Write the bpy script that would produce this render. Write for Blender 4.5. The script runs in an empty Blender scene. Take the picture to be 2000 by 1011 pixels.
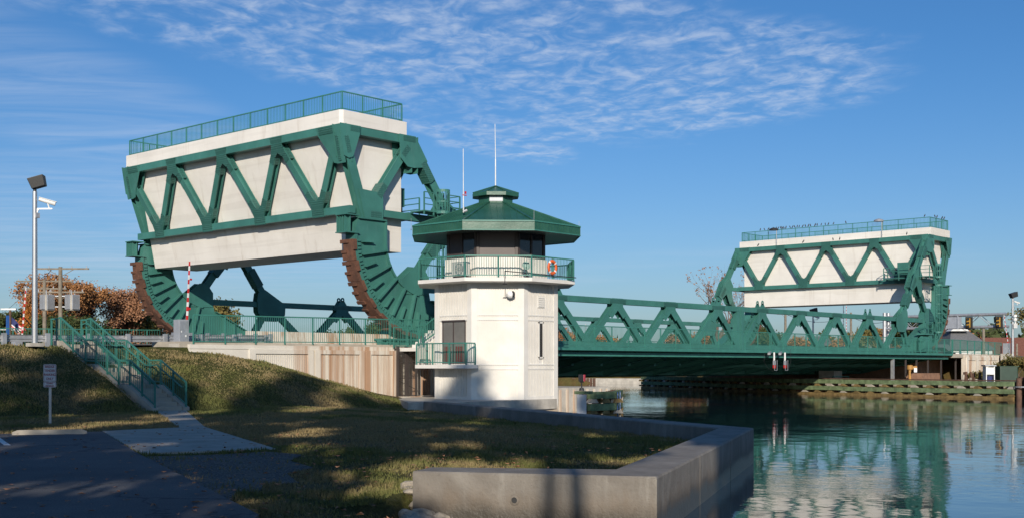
import bpy, bmesh, math, random
import numpy as np
from mathutils import Vector, Matrix
R = math.radians
rnd = random.Random(7)
SC = bpy.context.scene
COL = SC.collection

# ------------------------------------------------------------------ camera
EYE = 2.6
TH = math.atan2(2163, 2380)                 # view direction, measured from the road axis
CT, ST = math.cos(TH), math.sin(TH)
cam_d = bpy.data.cameras.new("camera"); cam = bpy.data.objects.new("camera", cam_d); COL.objects.link(cam)
cam_d.sensor_width = 36; cam_d.lens = 2380 / 2000 * 36; cam_d.shift_y = 0.1033
cam_d.clip_start = 0.3; cam_d.clip_end = 9000
cam.location = (0, 0, EYE); cam.rotation_euler = (R(90), 0, TH - R(90))
SC.camera = cam

# ------------------------------------------------------------------ light
SUN_AZ = math.atan2(-0.669, -0.743)           # direction towards the sun
SUN_EL = R(20.5)
sd = Vector((math.cos(SUN_AZ) * math.cos(SUN_EL), math.sin(SUN_AZ) * math.cos(SUN_EL), math.sin(SUN_EL)))
sl = bpy.data.lights.new("sun", 'SUN'); sl.energy = 4.7; sl.angle = R(0.6); sl.color = (1.0, 0.90, 0.76)
so = bpy.data.objects.new("sun", sl); COL.objects.link(so)
so.rotation_euler = sd.to_track_quat('Z', 'Y').to_euler()
SC.view_settings.view_transform = 'Standard'; SC.view_settings.look = 'None'
SC.view_settings.exposure = 0.0; SC.view_settings.gamma = 1.0

class NT:
    """small helper around a node tree"""
    def __init__(s, tree): s.t = tree; s.n = tree.nodes; s.l = tree.links
    def new(s, typ, **kw):
        n = s.n.new(typ)
        for k, v in kw.items(): setattr(n, k, v)
        return n
    def put(s, sock, v):
        if isinstance(v, bpy.types.NodeSocket): s.l.new(v, sock)
        elif v is not None:
            if isinstance(v, (tuple, list)) and sock.type == 'RGBA' and len(v) == 3: v = (*v, 1)
            sock.default_value = v
    def math(s, op, a, b=None, c=None, clamp=False):
        n = s.new('ShaderNodeMath', operation=op, use_clamp=clamp)
        s.put(n.inputs[0], a); s.put(n.inputs[1], b)
        if c is not None: s.put(n.inputs[2], c)
        return n.outputs[0]
    def vmath(s, op, a, b=None, scale=None):
        n = s.new('ShaderNodeVectorMath', operation=op); s.put(n.inputs[0], a)
        if b is not None: s.put(n.inputs[1], b)
        if scale is not None: s.put(n.inputs['Scale'], scale)
        return n.outputs['Value'] if op in ('DOT_PRODUCT', 'LENGTH') else n.outputs[0]
    def noise(s, vec, scale, detail=4, rough=.55, dist=0.0):
        n = s.new('ShaderNodeTexNoise'); s.put(n.inputs['Vector'], vec); n.inputs['Scale'].default_value = scale
        n.inputs['Detail'].default_value = detail; n.inputs['Roughness'].default_value = rough
        n.inputs['Distortion'].default_value = dist
        return n.outputs[0]
    def ramp(s, v, a, b, lo=0.0, hi=1.0):
        n = s.new('ShaderNodeMapRange', interpolation_type='SMOOTHSTEP'); s.put(n.inputs[0], v)
        n.inputs[1].default_value = a; n.inputs[2].default_value = b; n.inputs[3].default_value = lo; n.inputs[4].default_value = hi
        return n.outputs[0]
    def mix(s, f, a, b, mode='MIX'):
        n = s.new('ShaderNodeMix', data_type='RGBA', blend_type=mode)
        s.put(n.inputs[0], f); s.put(n.inputs[6], a); s.put(n.inputs[7], b)
        return n.outputs[2]
    def comb(s, x, y, z):
        n = s.new('ShaderNodeCombineXYZ'); s.put(n.inputs[0], x); s.put(n.inputs[1], y); s.put(n.inputs[2], z); return n.outputs[0]

# world: Nishita sky plus a thin layer of real high cloud, anchored to compass directions
world = bpy.data.worlds.new("World"); SC.world = world; world.use_nodes = True
w = NT(world.node_tree); w.n.clear()
sky = w.new('ShaderNodeTexSky', sky_type='NISHITA'); sky.sun_disc = False
sky.sun_elevation = SUN_EL; sky.sun_rotation = math.atan2(sd.x, sd.y)
sky.altitude = 0; sky.air_density = 1.0; sky.dust_density = 0.8; sky.ozone_density = 4.0
dirv = w.new('ShaderNodeTexCoord').outputs['Generated']
xr = w.vmath('DOT_PRODUCT', dirv, (ST, -CT, 0)); yf = w.vmath('DOT_PRODUCT', dirv, (CT, ST, 0))
sep = w.new('ShaderNodeSeparateXYZ'); w.put(sep.inputs[0], dirv); zz = w.math('MAXIMUM', sep.outputs[2], 0.02)
pl = w.comb(w.math('DIVIDE', xr, zz), w.math('DIVIDE', yf, zz), 0.0)     # cloud plane seen from below
rot = w.new('ShaderNodeMapping'); w.put(rot.inputs[0], pl); rot.inputs['Rotation'].default_value = (0, 0, R(24)); rot.inputs['Scale'].default_value = (1.1, .8, 1)
plr = rot.outputs[0]
big = w.noise(pl, 1.2, 4, .6, .3)
mack = w.noise(plr, 13.0, 3, .6, .5)
mack2 = w.noise(plr, 6.0, 4, .6, .8)
wisp = w.new('ShaderNodeMapping'); w.put(wisp.inputs[0], pl); wisp.inputs['Rotation'].default_value = (0, 0, R(-30)); wisp.inputs['Scale'].default_value = (0.6, 1.6, 1)
wis = w.noise(wisp.outputs[0], 1.6, 6, .62, .8)
def blob(cx, cz, rx, rz, slope=0.0):
    a = w.math('DIVIDE', w.math('SUBTRACT', xr, cx), rx)
    b = w.math('DIVIDE', w.math('SUBTRACT', sep.outputs[2], w.math('MULTIPLY_ADD', w.math('SUBTRACT', xr, cx), slope, cz)), rz)
    r2 = w.math('ADD', w.math('MULTIPLY', a, a), w.math('MULTIPLY', b, b))
    return w.ramp(r2, 1.35, 0.25)
m1 = w.math('MAXIMUM', blob(-0.12, .282, .36, .070, -.10), blob(-0.05, .245, .24, .055, -.20))
m1 = w.math('MAXIMUM', m1, blob(0.11, .225, .22, .050, .02))
m1 = w.math('MAXIMUM', m1, w.math('MULTIPLY', blob(-0.03, .19, .09, .022, -.25), .9))
m2 = w.math('MAXIMUM', blob(-0.35, .205, .16, .05, -.28), w.math('MULTIPLY', blob(-0.3, .11, .28, .06, 0), .8))
tex = w.math('MULTIPLY', w.ramp(mack, .30, .70), w.ramp(mack2, .28, .66))
tex = w.math('ADD', w.math('MULTIPLY', tex, .72), w.math('MULTIPLY', w.ramp(mack2, .36, .75), .38))
edge = w.ramp(w.math('ADD', m1, w.math('MULTIPLY', w.math('SUBTRACT', big, .5), 1.9)), .30, .95)
dens = w.math('MULTIPLY', tex, edge)
dens2 = w.math('MULTIPLY', w.math('MULTIPLY', m2, w.ramp(wis, .30, .72)), .50)
low = w.math('MULTIPLY', w.math('MULTIPLY', w.ramp(w.noise(w.comb(w.math('MULTIPLY', xr, 2.2), w.math('MULTIPLY', sep.outputs[2], 26), 3.3), 1.6, 5, .6), .50, .76), w.ramp(sep.outputs[2], .16, .06)), .30)
dens = w.math('ADD', w.math('ADD', dens, dens2), low, clamp=True)
dens = w.math('MULTIPLY', dens, .53)
skc = w.mix(1.0, sky.outputs[0], w.mix(w.ramp(sep.outputs[2], .02, .27), (.70, .82, 1.0), (.43, .74, 1.0)), 'MULTIPLY')
col = w.mix(dens, skc, (5.9, 6.7, 8.1))
bg = w.new('ShaderNodeBackground'); w.put(bg.inputs[0], col); bg.inputs[1].default_value = 0.102
wo = w.new('ShaderNodeOutputWorld'); w.l.new(bg.outputs[0], wo.inputs[0])

# ------------------------------------------------------------------ materials
def material(name, build):
    m = bpy.data.materials.new(name); m.use_nodes = True
    t = NT(m.node_tree); t.n.clear()
    b = t.new('ShaderNodeBsdfPrincipled'); o = t.new('ShaderNodeOutputMaterial'); t.l.new(b.outputs[0], o.inputs[0])
    t.pos = t.new('ShaderNodeNewGeometry').outputs['Position']
    t.sep = None
    build(t, b); return m
def stretch(t, sx, sy, sz):
    n = t.new('ShaderNodeMapping'); t.put(n.inputs[0], t.pos); n.inputs['Scale'].default_value = (sx, sy, sz); return n.outputs[0]
def zc(t):
    if t.sep is None:
        t.sep = t.new('ShaderNodeSeparateXYZ'); t.put(t.sep.inputs[0], t.pos)
    return t.sep.outputs[2]
def bump(t, b, h, dist, strength=1.0):
    n = t.new('ShaderNodeBump'); n.inputs['Distance'].default_value = dist; n.inputs['Strength'].default_value = strength
    t.put(n.inputs['Height'], h); t.l.new(n.outputs[0], b.inputs['Normal'])
def simple(name, c, rough=.6, metal=0.0, var=.12, scale=2.0, spec=.5, bmp=0.0, streak=0.0, streakcol=(.2, .12, .07)):
    def f(t, b):
        n1 = t.noise(t.pos, scale, 5, .6)
        c1 = tuple(x * (1 - var) for x in c); c2 = tuple(min(1, x * (1 + var)) for x in c)
        col = t.mix(t.ramp(n1, .3, .7), c1, c2)
        if streak:
            s = t.noise(stretch(t, 3, 3, .22), 2.0, 5, .6)
            col = t.mix(t.math('MULTIPLY', t.ramp(s, .56, .80), streak), col, streakcol)
        t.put(b.inputs['Base Color'], col); b.inputs['Roughness'].default_value = rough; b.inputs['Metallic'].default_value = metal
        b.inputs['Specular IOR Level'].default_value = spec
        if bmp: bump(t, b, t.noise(t.pos, scale * 9, 4, .6), bmp)
    return material(name, f)
M = {}
def green(name, c, hatch=False):
    def f(t, b):
        n1 = t.noise(t.pos, .55, 5, .6); n2 = t.noise(t.pos, 6, 4, .6)
        col = t.mix(t.ramp(n1, .3, .7), tuple(x * .84 for x in c), tuple(x * 1.14 for x in c))
        ch = t.noise(stretch(t, 2.2, 2.2, .35), 1.3, 5, .65)
        col = t.mix(t.math('MULTIPLY', t.ramp(ch, .55, .8), .35), col, (c[0] * 2.6, c[1] * 1.45, c[2] * 1.6))
        col = t.mix(t.math('MULTIPLY', t.ramp(n2, .66, .82), .35), col, (.06, .075, .055))
        rs = t.noise(stretch(t, 4.5, 4.5, .45), 1.0, 5, .7)
        col = t.mix(t.math('MULTIPLY', t.ramp(rs, .66, .80), .45), col, (.16, .095, .055))
        b.inputs['Roughness'].default_value = .42; b.inputs['Specular IOR Level'].default_value = .4
        if hatch:   # rows of bolt heads on a splice plate
            v = t.new('ShaderNodeTexVoronoi', feature='F1'); t.put(v.inputs['Vector'], t.pos); v.inputs['Scale'].default_value = 8.5
            v.inputs['Randomness'].default_value = 0.0
            d = t.ramp(v.outputs['Distance'], .22, .42, 1, 0)
            bump(t, b, d, .035)
            col = t.mix(t.math('MULTIPLY', t.ramp(v.outputs['Distance'], .30, .55), .5), col, tuple(x * .38 for x in c))
        else:
            bump(t, b, n1, .02)
        t.put(b.inputs['Base Color'], col)
    return material(name, f)
M['green'] = green('green_paint', (.049, .174, .148))
M['bolted'] = green('bolted_green_plate', (.045, .158, .134), True)
M['rail'] = simple('railing_green_paint', (.045, .190, .155), .45, 0, .12, 1.5)
def cw(t, b):
    n1 = t.noise(t.pos, .35, 5, .6); s = t.noise(stretch(t, 2.0, 2.0, .16), 1.0, 5, .62)
    col = t.mix(t.ramp(n1, .3, .72), (.70, .665, .615), (.79, .755, .705))
    col = t.mix(t.math('MULTIPLY', t.ramp(s, .54, .80), .42), col, (.42, .35, .28))
    blk = t.noise(stretch(t, .12, .12, 2.4), 1.0, 3, .5)
    col = t.mix(t.math('MULTIPLY', t.ramp(blk, .50, .60), .10), col, (.3, .26, .22))
    t.put(b.inputs['Base Color'], col); b.inputs['Roughness'].default_value = .75
    bump(t, b, t.noise(t.pos, 5, 4, .6), .006)
M['cw'] = material('white_counterweight_concrete', cw)
def twr(t, b):
    n1 = t.noise(t.pos, .8, 5, .6); s = t.noise(stretch(t, 3.5, 3.5, .25), 1.4, 5, .62)
    col = t.mix(t.ramp(n1, .3, .72), (.66, .635, .59), (.76, .735, .69))
    col = t.mix(t.math('MULTIPLY', t.ramp(s, .58, .85), .30), col, (.42, .38, .30))
    low = t.math('MULTIPLY', t.ramp(t.math('ADD', zc(t), t.math('MULTIPLY', n1, .8)), 1.15, .55), .75)
    col = t.mix(low, col, (.36, .25, .14))
    t.put(b.inputs['Base Color'], col); b.inputs['Roughness'].default_value = .7
    bump(t, b, t.noise(t.pos, 12, 4, .6), .004)
M['tower'] = material('painted_tower_concrete', twr)
def wall(t, b):
    n1 = t.noise(t.pos, .8, 5, .6)
    s = t.noise(stretch(t, 1.6, 1.6, .045), 1.0, 5, .62); s2 = t.noise(stretch(t, 5, 5, .08), 1.0, 4, .6)
    if t.sep is None: zc(t)
    xm = t.ramp(t.sep.outputs[0], 36.5, 39.5)
    far = t.ramp(t.sep.outputs[0], 100, 101)
    amt = t.math('MULTIPLY', t.ramp(t.math('ADD', s, t.math('MULTIPLY', s2, .25)), .57, .76), xm)
    col = t.mix(t.ramp(n1, .3, .72), (.62, .58, .51), (.72, .68, .61))
    col = t.mix(t.math('MULTIPLY', xm, .20), col, (.62, .50, .36))
    col = t.mix(t.math('MULTIPLY', amt, .8), col, (.36, .17, .07))
    t.put(b.inputs['Base Color'], col); b.inputs['Roughness'].default_value = .85
    bump(t, b, t.noise(t.pos, 12, 4, .6), .006)
M['wall'] = material('stained_wall_concrete', wall)
def sea(t, b):
    n1 = t.noise(t.pos, .7, 6, .65, .6); n2 = t.noise(t.pos, 7, 5, .65); s = t.noise(stretch(t, 2.4, 2.4, .3), 1.2, 6, .66)
    col = t.mix(t.ramp(n1, .32, .68), (.16, .142, .122), (.25, .228, .20))
    col = t.mix(t.math('MULTIPLY', t.ramp(s, .50, .74), .5), col, (.34, .32, .285))
    col = t.mix(t.math('MULTIPLY', t.ramp(n2, .60, .74), .5), col, (.12, .105, .09))
    col = t.mix(t.ramp(t.math('ADD', zc(t), t.math('MULTIPLY', s, .7)), 1.15, .55, 0, .7), col, (.17, .125, .085))
    dots = t.noise(t.pos, 26, 3, .5)
    col = t.mix(t.math('MULTIPLY', t.ramp(dots, .70, .76), .55), col, (.07, .06, .05))
    wet = t.ramp(t.math('ADD', zc(t), t.math('MULTIPLY', n1, .5)), .80, .45)
    col = t.mix(t.math('MULTIPLY', wet, .85), col, (.045, .042, .035))
    t.put(b.inputs['Base Color'], col); t.put(b.inputs['Roughness'], t.math('MULTIPLY_ADD', wet, -.4, .85))
    bump(t, b, t.math('ADD', n2, t.math('MULTIPLY', dots, .4)), .018)
M['sea'] = material('weathered_seawall_concrete', sea)
M['conc'] = simple('light_concrete', (.45, .42, .37), .85, 0, .18, 1.5, .3, .006, .25)
M['path'] = simple('footpath_concrete', (.40, .36, .30), .9, 0, .16, 1.2, .3, .006)
def rust(t, b):
    n1 = t.noise(t.pos, 2.0, 6, .7); n2 = t.noise(t.pos, 14, 4, .6)
    col = t.mix(t.ramp(n1, .3, .7), (.075, .038, .026), (.17, .075, .045))
    col = t.mix(t.math('MULTIPLY', t.ramp(n2, .6, .8), .5), col, (.26, .11, .06))
    t.put(b.inputs['Base Color'], col); b.inputs['Roughness'].default_value = .8; bump(t, b, n2, .01)
M['rust'] = material('rusty_cast_steel', rust)
def worn(t):
    """bare dry patch in the middle of the lawn"""
    d = t.vmath('LENGTH', t.vmath('MULTIPLY', t.vmath('SUBTRACT', t.pos, (21.5, 28.0, 0)), (.16, .10, 0)))
    return t.ramp(t.math('ADD', d, t.math('MULTIPLY', t.noise(t.pos, .5, 3, .6), .6)), 1.6, .7, 0, .20)
def grass(t, b):
    n1 = t.noise(t.pos, .16, 5, .62, .5); n2 = t.noise(t.pos, 1.1, 5, .7); n3 = t.noise(t.pos, 22, 4, .7)
    st = t.noise(stretch(t, 1.4, 5, 1), 3.0, 5, .7)
    if t.sep is None: zc(t)
    g = t.mix(t.ramp(n2, .3, .7), (.090, .100, .028), (.145, .140, .048))
    dry = t.mix(t.ramp(st, .3, .75), (.19, .145, .07), (.27, .205, .11))
    hill = t.ramp(zc(t), .9, 2.2, 0, .30)
    n1 = t.math('ADD', n1, worn(t))
    f = t.ramp(t.math('SUBTRACT', t.math('ADD', n1, t.math('MULTIPLY', t.math('SUBTRACT', n2, .5), .5)), t.math('MULTIPLY', hill, .50)), .42, .60)
    col = t.mix(f, g, dry)
    right = t.ramp(t.sep.outputs[0], 95, 100)
    col = t.mix(right, col, t.mix(t.ramp(n2, .3, .7), (.22, .14, .055), (.17, .15, .05)))
    col = t.mix(t.ramp(n3, .35, .7), t.mix(1.0, col, (.45, .45, .45), 'MULTIPLY'), col)
    t.put(b.inputs['Base Color'], col); b.inputs['Roughness'].default_value = .95; b.inputs['Specular IOR Level'].default_value = .12
    bump(t, b, t.math('ADD', n3, t.math('MULTIPLY', n2, 1.5)), .06)
M['grass'] = material('worn_grass', grass)
def blade(t, b):
    n1 = t.noise(t.pos, .16, 5, .62, .5); n2 = t.noise(t.pos, 1.1, 5, .7); n3 = t.noise(t.pos, 30, 2, .7)
    n1 = t.math('ADD', n1, worn(t))
    f = t.ramp(t.math('ADD', n1, t.math('MULTIPLY', t.math('SUBTRACT', n2, .5), .5)), .42, .60)
    col = t.mix(f, t.mix(t.ramp(n3, .3, .7), (.10, .118, .034), (.165, .16, .055)), t.mix(t.ramp(n3, .3, .7), (.20, .155, .07), (.31, .235, .125)))
    t.put(b.inputs['Base Color'], col); b.inputs['Roughness'].default_value = .8; b.inputs['Specular IOR Level'].default_value = .2
M['blade'] = material('grass_blades', blade)
def asphalt(t, b):
    n1 = t.noise(t.pos, .5, 5, .6); n2 = t.noise(t.pos, 45, 3, .6)
    col = t.mix(t.ramp(n1, .3, .7), (.080, .080, .084), (.125, .122, .124))
    col = t.mix(t.ramp(n2, .35, .75), t.mix(1.0, col, (.6, .6, .6), 'MULTIPLY'), t.mix(1.0, col, (1.35, 1.35, 1.35), 'MULTIPLY'))
    v = t.new('ShaderNodeTexVoronoi', feature='DISTANCE_TO_EDGE'); t.put(v.inputs['Vector'], t.vmath('ADD', t.pos, t.vmath('SCALE', t.noise(t.pos, .8, 4, .7), None, 1.6))); v.inputs['Scale'].default_value = .22
    col = t.mix(t.math('MULTIPLY', t.ramp(v.outputs['Distance'], .012, .003), .75), col, (.02, .02, .022))
    pt = t.noise(t.pos, 1.9, 3, .6); col = t.mix(t.math('MULTIPLY', t.ramp(pt, .66, .72), .4), col, (.045, .045, .05))
    t.put(b.inputs['Base Color'], col); b.inputs['Roughness'].default_value = .85; bump(t, b, n2, .012)
M['asphalt'] = material('asphalt', asphalt)
def gravel(t, b):
    v = t.new('ShaderNodeTexVoronoi'); t.put(v.inputs['Vector'], t.pos); v.inputs['Scale'].default_value = 22
    n = t.noise(t.pos, 1.4, 4, .6)
    col = t.mix(t.ramp(v.outputs['Distance'], .1, .6), (.22, .20, .18), (.06, .058, .055))
    col = t.mix(t.math('MULTIPLY', t.ramp(n, .45, .7), .6), col, (.16, .13, .09))
    t.put(b.inputs['Base Color'], col); b.inputs['Roughness'].default_value = .9; bump(t, b, v.outputs['Distance'], .03)
M['gravel'] = material('gravel', gravel)
def water(t, b):
    a = t.noise(stretch(t, 1, 1, 1), .55, 3, .5, .2); c = t.noise(t.pos, 2.6, 3, .55, .3); d = t.noise(t.pos, 9.0, 2, .5)
    wind = t.ramp(t.noise(stretch(t, .055, .035, 1), 1.0, 3, .5), .47, .62, .30, 2.6)
    t.put(b.inputs['Roughness'], t.math('MULTIPLY_ADD', t.ramp(wind, .6, 1.4), .13, .03)) if False else None
    h = t.math('ADD', t.math('MULTIPLY', a, 1.3), t.math('MULTIPLY', t.math('ADD', t.math('MULTIPLY', c, .45), t.math('MULTIPLY', d, .12)), wind))
    t.put(b.inputs['Base Color'], (.006, .018, .030)); b.inputs['Roughness'].default_value = .03; b.inputs['IOR'].default_value = 1.34
    b.inputs['Specular IOR Level'].default_value = .62
    bump(t, b, h, .0095)
M['water'] = material('canal_water', water)
def roofm(t, b):
    n1 = t.noise(t.pos, .9, 5, .6)
    col = t.mix(t.ramp(n1, .3, .7), (.018, .085, .058), (.030, .115, .080))
    t.put(b.inputs['Base Color'], col); b.inputs['Roughness'].default_value = .38; b.inputs['Specular IOR Level'].default_value = .5
    bump(t, b, n1, .02)
M['roof'] = material('green_standing_seam_metal', roofm)
M['glass'] = simple('tinted_glass', (.030, .026, .026), .08, 0, .1, .5, .7)
M['winframe'] = simple('brown_window_frame', (.060, .045, .043), .5)
M['shade'] = simple('brown_window_blind', (.115, .095, .093), .55, 0, .06, .6)
M['doorglass'] = simple('grey_door_glass', (.16, .15, .14), .18, 0, .15, .8, .7)
M['galv'] = simple('galvanised_steel', (.46, .47, .49), .42, .55, .14, 2.5)
M['alu'] = simple('brushed_aluminium', (.55, .55, .56), .32, .8, .08, 1.5)
M['dark'] = simple('dark_metal', (.035, .036, .038), .5, .2)
M['fence'] = simple('dark_bronze_fence', (.055, .045, .042), .6)
M['mesh'] = simple('grey_wire_mesh', (.20, .19, .18), .6, .4)
M['white'] = simple('white_plastic', (.75, .75, .74), .5)
M['signwhite'] = simple('white_sign_sheet', (.62, .62, .64), .45)
M['red'] = simple('red_paint', (.55, .03, .03), .45)
M['signred'] = simple('dark_red_lettering', (.30, .02, .04), .5)
M['orange'] = simple('orange_ring_foam', (.72, .13, .03), .55)
M['yellow'] = simple('amber_signal_paint', (.50, .29, .05), .5)
M['blue'] = simple('blue_board', (.03, .11, .36), .5)
M['navy'] = simple('navy_cloth', (.03, .04, .14), .8)
M['boxgrey'] = simple('grey_cabinet_paint', (.36, .38, .42), .45, .2, .08, 2)
M['timber_g'] = simple('green_treated_timber', (.150, .200, .105), .85, 0, .35, 2.5, .2, .01, .5, (.10, .075, .04))
M['timber_o'] = simple('ochre_wet_timber', (.20, .14, .06), .85, 0, .35, 2.5, .2, .01, .4, (.05, .04, .02))
M['timber_b'] = simple('brown_timber_pile', (.12, .07, .05), .85, 0, .3, 3, .2, .01, .4, (.05, .035, .03))
M['pole'] = simple('weathered_pole_timber', (.22, .19, .15), .9, 0, .2, 3, .2, .005)
M['bark'] = simple('tree_bark', (.12, .09, .07), .95, 0, .3, 4, .1, .02)
M['greybark'] = simple('grey_bark', (.17, .13, .11), .95, 0, .25, 4, .1, .02)
M['black'] = simple('black_rubber', (.02, .02, .02), .7)
M['birdb'] = simple('dark_grey_feathers', (.05, .05, .055), .8)
M['yline'] = simple('white_road_paint', (.72, .72, .70), .7, 0, .1, 8)
M['rock'] = simple('pale_riprap_rock', (.40, .35, .28), .9, 0, .3, 5, .2, .02)
M['greyroof'] = simple('grey_shingle_roof', (.16, .16, .165), .9, 0, .15, 3, .2)
M['redroof'] = simple('rust_red_brick', (.20, .085, .06), .9, 0, .15, 3, .2)
M['housew'] = simple('white_house_siding', (.68, .68, .66), .8)
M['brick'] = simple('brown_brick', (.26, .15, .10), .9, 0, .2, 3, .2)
def leafm(name, cs):
    def f(t, b):
        oi = t.noise(t.pos, .55, 3, .6); n2 = t.noise(t.pos, 5.5, 2, .6)
        c = t.mix(t.ramp(oi, .35, .65), cs[0], cs[1]); c = t.mix(t.ramp(n2, .45, .7), c, cs[2])
        t.put(b.inputs['Base Color'], c); b.inputs['Roughness'].default_value = .75; b.inputs['Specular IOR Level'].default_value = .2
    return material(name, f)
M['leaf_b'] = leafm('russet_oak_leaves', [(.34, .145, .055), (.42, .21, .085), (.18, .09, .042)])
M['leaf_o'] = leafm('orange_leaves', [(.52, .19, .035), (.42, .16, .035), (.26, .10, .03)])
M['leaf_p'] = leafm('pink_brown_leaves', [(.38, .20, .12), (.34, .165, .085), (.20, .11, .06)])
M['leaf_y'] = leafm('yellow_green_leaves', [(.15, .14, .045), (.20, .13, .045), (.07, .09, .032)])
M['leaf_g'] = leafm('dark_green_leaves', [(.040, .065, .022), (.060, .085, .028), (.10, .085, .035)])
M['needle'] = leafm('pine_needles', [(.035, .055, .025), (.05, .07, .03), (.06, .07, .03)])

# ------------------------------------------------------------------ mesh builder
XF = None                                    # optional mapping of points (used to mirror the second leaf)
def wloc(o):
    v = Vector((0, 0, 0))
    while o is not None: v = v + o.location; o = o.parent
    return v
class MB:
    def __init__(s): s.v = []; s.f = []
    def add(s, vs, fs):
        k = len(s.v); s.v.extend([tuple(p) for p in vs]); s.f.extend([tuple(i + k for i in f) for f in fs]); return s
    def box(s, x0, x1, y0, y1, z0, z1):
        return s.add([(x0, y0, z0), (x1, y0, z0), (x1, y1, z0), (x0, y1, z0), (x0, y0, z1), (x1, y0, z1), (x1, y1, z1), (x0, y1, z1)],
                     [(0, 3, 2, 1), (4, 5, 6, 7), (0, 1, 5, 4), (1, 2, 6, 5), (2, 3, 7, 6), (3, 0, 4, 7)])
    def beam(s, p, q, w_, h_, up=(0, 0, 1)):
        """bar from p to q; w_ across, h_ along 'up'"""
        p = Vector(p); q = Vector(q); d = (q - p).normalized(); u = Vector(up)
        a = d.cross(u)
        if a.length < 1e-4: a = d.cross(Vector((1, 0, 0)))
        a.normalize(); b = a.cross(d).normalized()
        vs = []
        for c in (p, q):
            for i, j in ((-1, -1), (1, -1), (1, 1), (-1, 1)): vs.append(c + a * (i * w_ / 2) + b * (j * h_ / 2))
        return s.add(vs, [(0, 3, 2, 1), (4, 5, 6, 7), (0, 1, 5, 4), (1, 2, 6, 5), (2, 3, 7, 6), (3, 0, 4, 7)])
    def ibeam(s, p, q, w_, h_, up=(0, 0, 1), t=.05):
        """H section: two flanges h_ wide lying in the plane of 'up', joined by a web"""
        p = Vector(p); q = Vector(q); d = (q - p).normalized(); a = d.cross(Vector(up))
        if a.length < 1e-4: a = d.cross(Vector((1, 0, 0)))
        a.normalize()
        o = a * (w_ / 2 - t / 2)
        s.beam(p + o, q + o, t, h_, up); s.beam(p - o, q - o, t, h_, up); s.beam(p, q, w_ - 2 * t + .004, t, up); return s
    def cyl(s, p, q, r0, r1=None, n=10):
        r1 = r0 if r1 is None else r1
        p = Vector(p); q = Vector(q); d = (q - p).normalized()
        a = d.cross(Vector((0, 0, 1)))
        if a.length < 1e-3: a = Vector((1, 0, 0))
        a.normalize(); b = d.cross(a)
        vs = [p + (a * math.cos(2 * math.pi * i / n) + b * math.sin(2 * math.pi * i / n)) * r0 for i in range(n)]
        vs += [q + (a * math.cos(2 * math.pi * i / n) + b * math.sin(2 * math.pi * i / n)) * r1 for i in range(n)]
        return s.add(vs, [(i, (i + 1) % n, n + (i + 1) % n, n + i) for i in range(n)] + [tuple(range(n))[::-1], tuple(range(n, 2 * n))])
    def tube(s, pts, r, n=6):
        for a, b in zip(pts[:-1], pts[1:]): s.cyl(a, b, r, r, n)
        return s
    def prism(s, pts, plane, a, b):
        n = len(pts)
        f = {'xz': lambda u, v, t: (u, t, v), 'yz': lambda u, v, t: (t, u, v), 'xy': lambda u, v, t: (u, v, t)}[plane]
        return s.add([f(u, v, a) for u, v in pts] + [f(u, v, b) for u, v in pts],
                     [tuple(range(n)), tuple(range(2 * n - 1, n - 1, -1))] + [(i, n + i, n + (i + 1) % n, (i + 1) % n) for i in range(n)])
    def ring(s, cx, cz, r0, r1, a0, a1, y0, y1, n):
        """arc of rectangular section in the XZ plane, degrees"""
        pts = []
        for i in range(n + 1):
            t = R(a0 + (a1 - a0) * i / n); pts.append((math.cos(t), math.sin(t)))
        vs = []
        for c, q in pts:
            vs += [(cx + c * r0, y0, cz + q * r0), (cx + c * r1, y0, cz + q * r1), (cx + c * r1, y1, cz + q * r1), (cx + c * r0, y1, cz + q * r0)]
        fs = [(0, 1, 2, 3), tuple(4 * n + i for i in (3, 2, 1, 0))]
        for i in range(n):
            for j in range(4): fs.append((4 * i + j, 4 * i + (j + 1) % 4, 4 * i + 4 + (j + 1) % 4, 4 * i + 4 + j))
        return s.add(vs, fs)
    def lathe(s, c, prof, n=24, closed=True):
        vs = []; k = len(prof)
        for i in range(n):
            t = 2 * math.pi * i / n
            for r_, z in prof: vs.append((c[0] + r_ * math.cos(t), c[1] + r_ * math.sin(t), c[2] + z))
        fs = [(i * k + j, ((i + 1) % n) * k + j, ((i + 1) % n) * k + j + 1, i * k + j + 1) for i in range(n) for j in range(k - 1)]
        if closed: fs += [tuple(i * k for i in range(n))[::-1], tuple(i * k + k - 1 for i in range(n))]
        return s.add(vs, fs)
    def build(s, name, m, parent=None, smooth=False, recalc=True, bevel=0.0):
        me = bpy.data.meshes.new(name)
        v = [XF(p) for p in s.v] if XF else s.v
        off = wloc(parent) if parent else None
        if off is None:
            a = np.array(v, dtype=float); c = a.mean(0); c[2] = a[:, 2].min(); off = Vector(c); loc = Vector(c)
        else: loc = Vector((0, 0, 0))
        me.from_pydata([(p[0] - off.x, p[1] - off.y, p[2] - off.z) for p in v], [], s.f)
        if recalc:
            bm = bmesh.new(); bm.from_mesh(me); bmesh.ops.recalc_face_normals(bm, faces=bm.faces)
            if bevel: bmesh.ops.bevel(bm, geom=list(bm.edges), offset=bevel, segments=2, affect='EDGES', profile=.6)
            bm.to_mesh(me); bm.free()
        if smooth: me.polygons.foreach_set('use_smooth', [True] * len(me.polygons))
        me.materials.append(m if not isinstance(m, str) else M[m])
        o = bpy.data.objects.new(name, me); COL.objects.link(o); o.location = loc
        if parent: o.parent = parent
        return o
def tag(o, label, cat, group=None, kind=None):
    if label: o['label'] = label
    if cat: o['category'] = cat
    if group: o['group'] = group
    if kind: o['kind'] = kind
    return o
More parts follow.
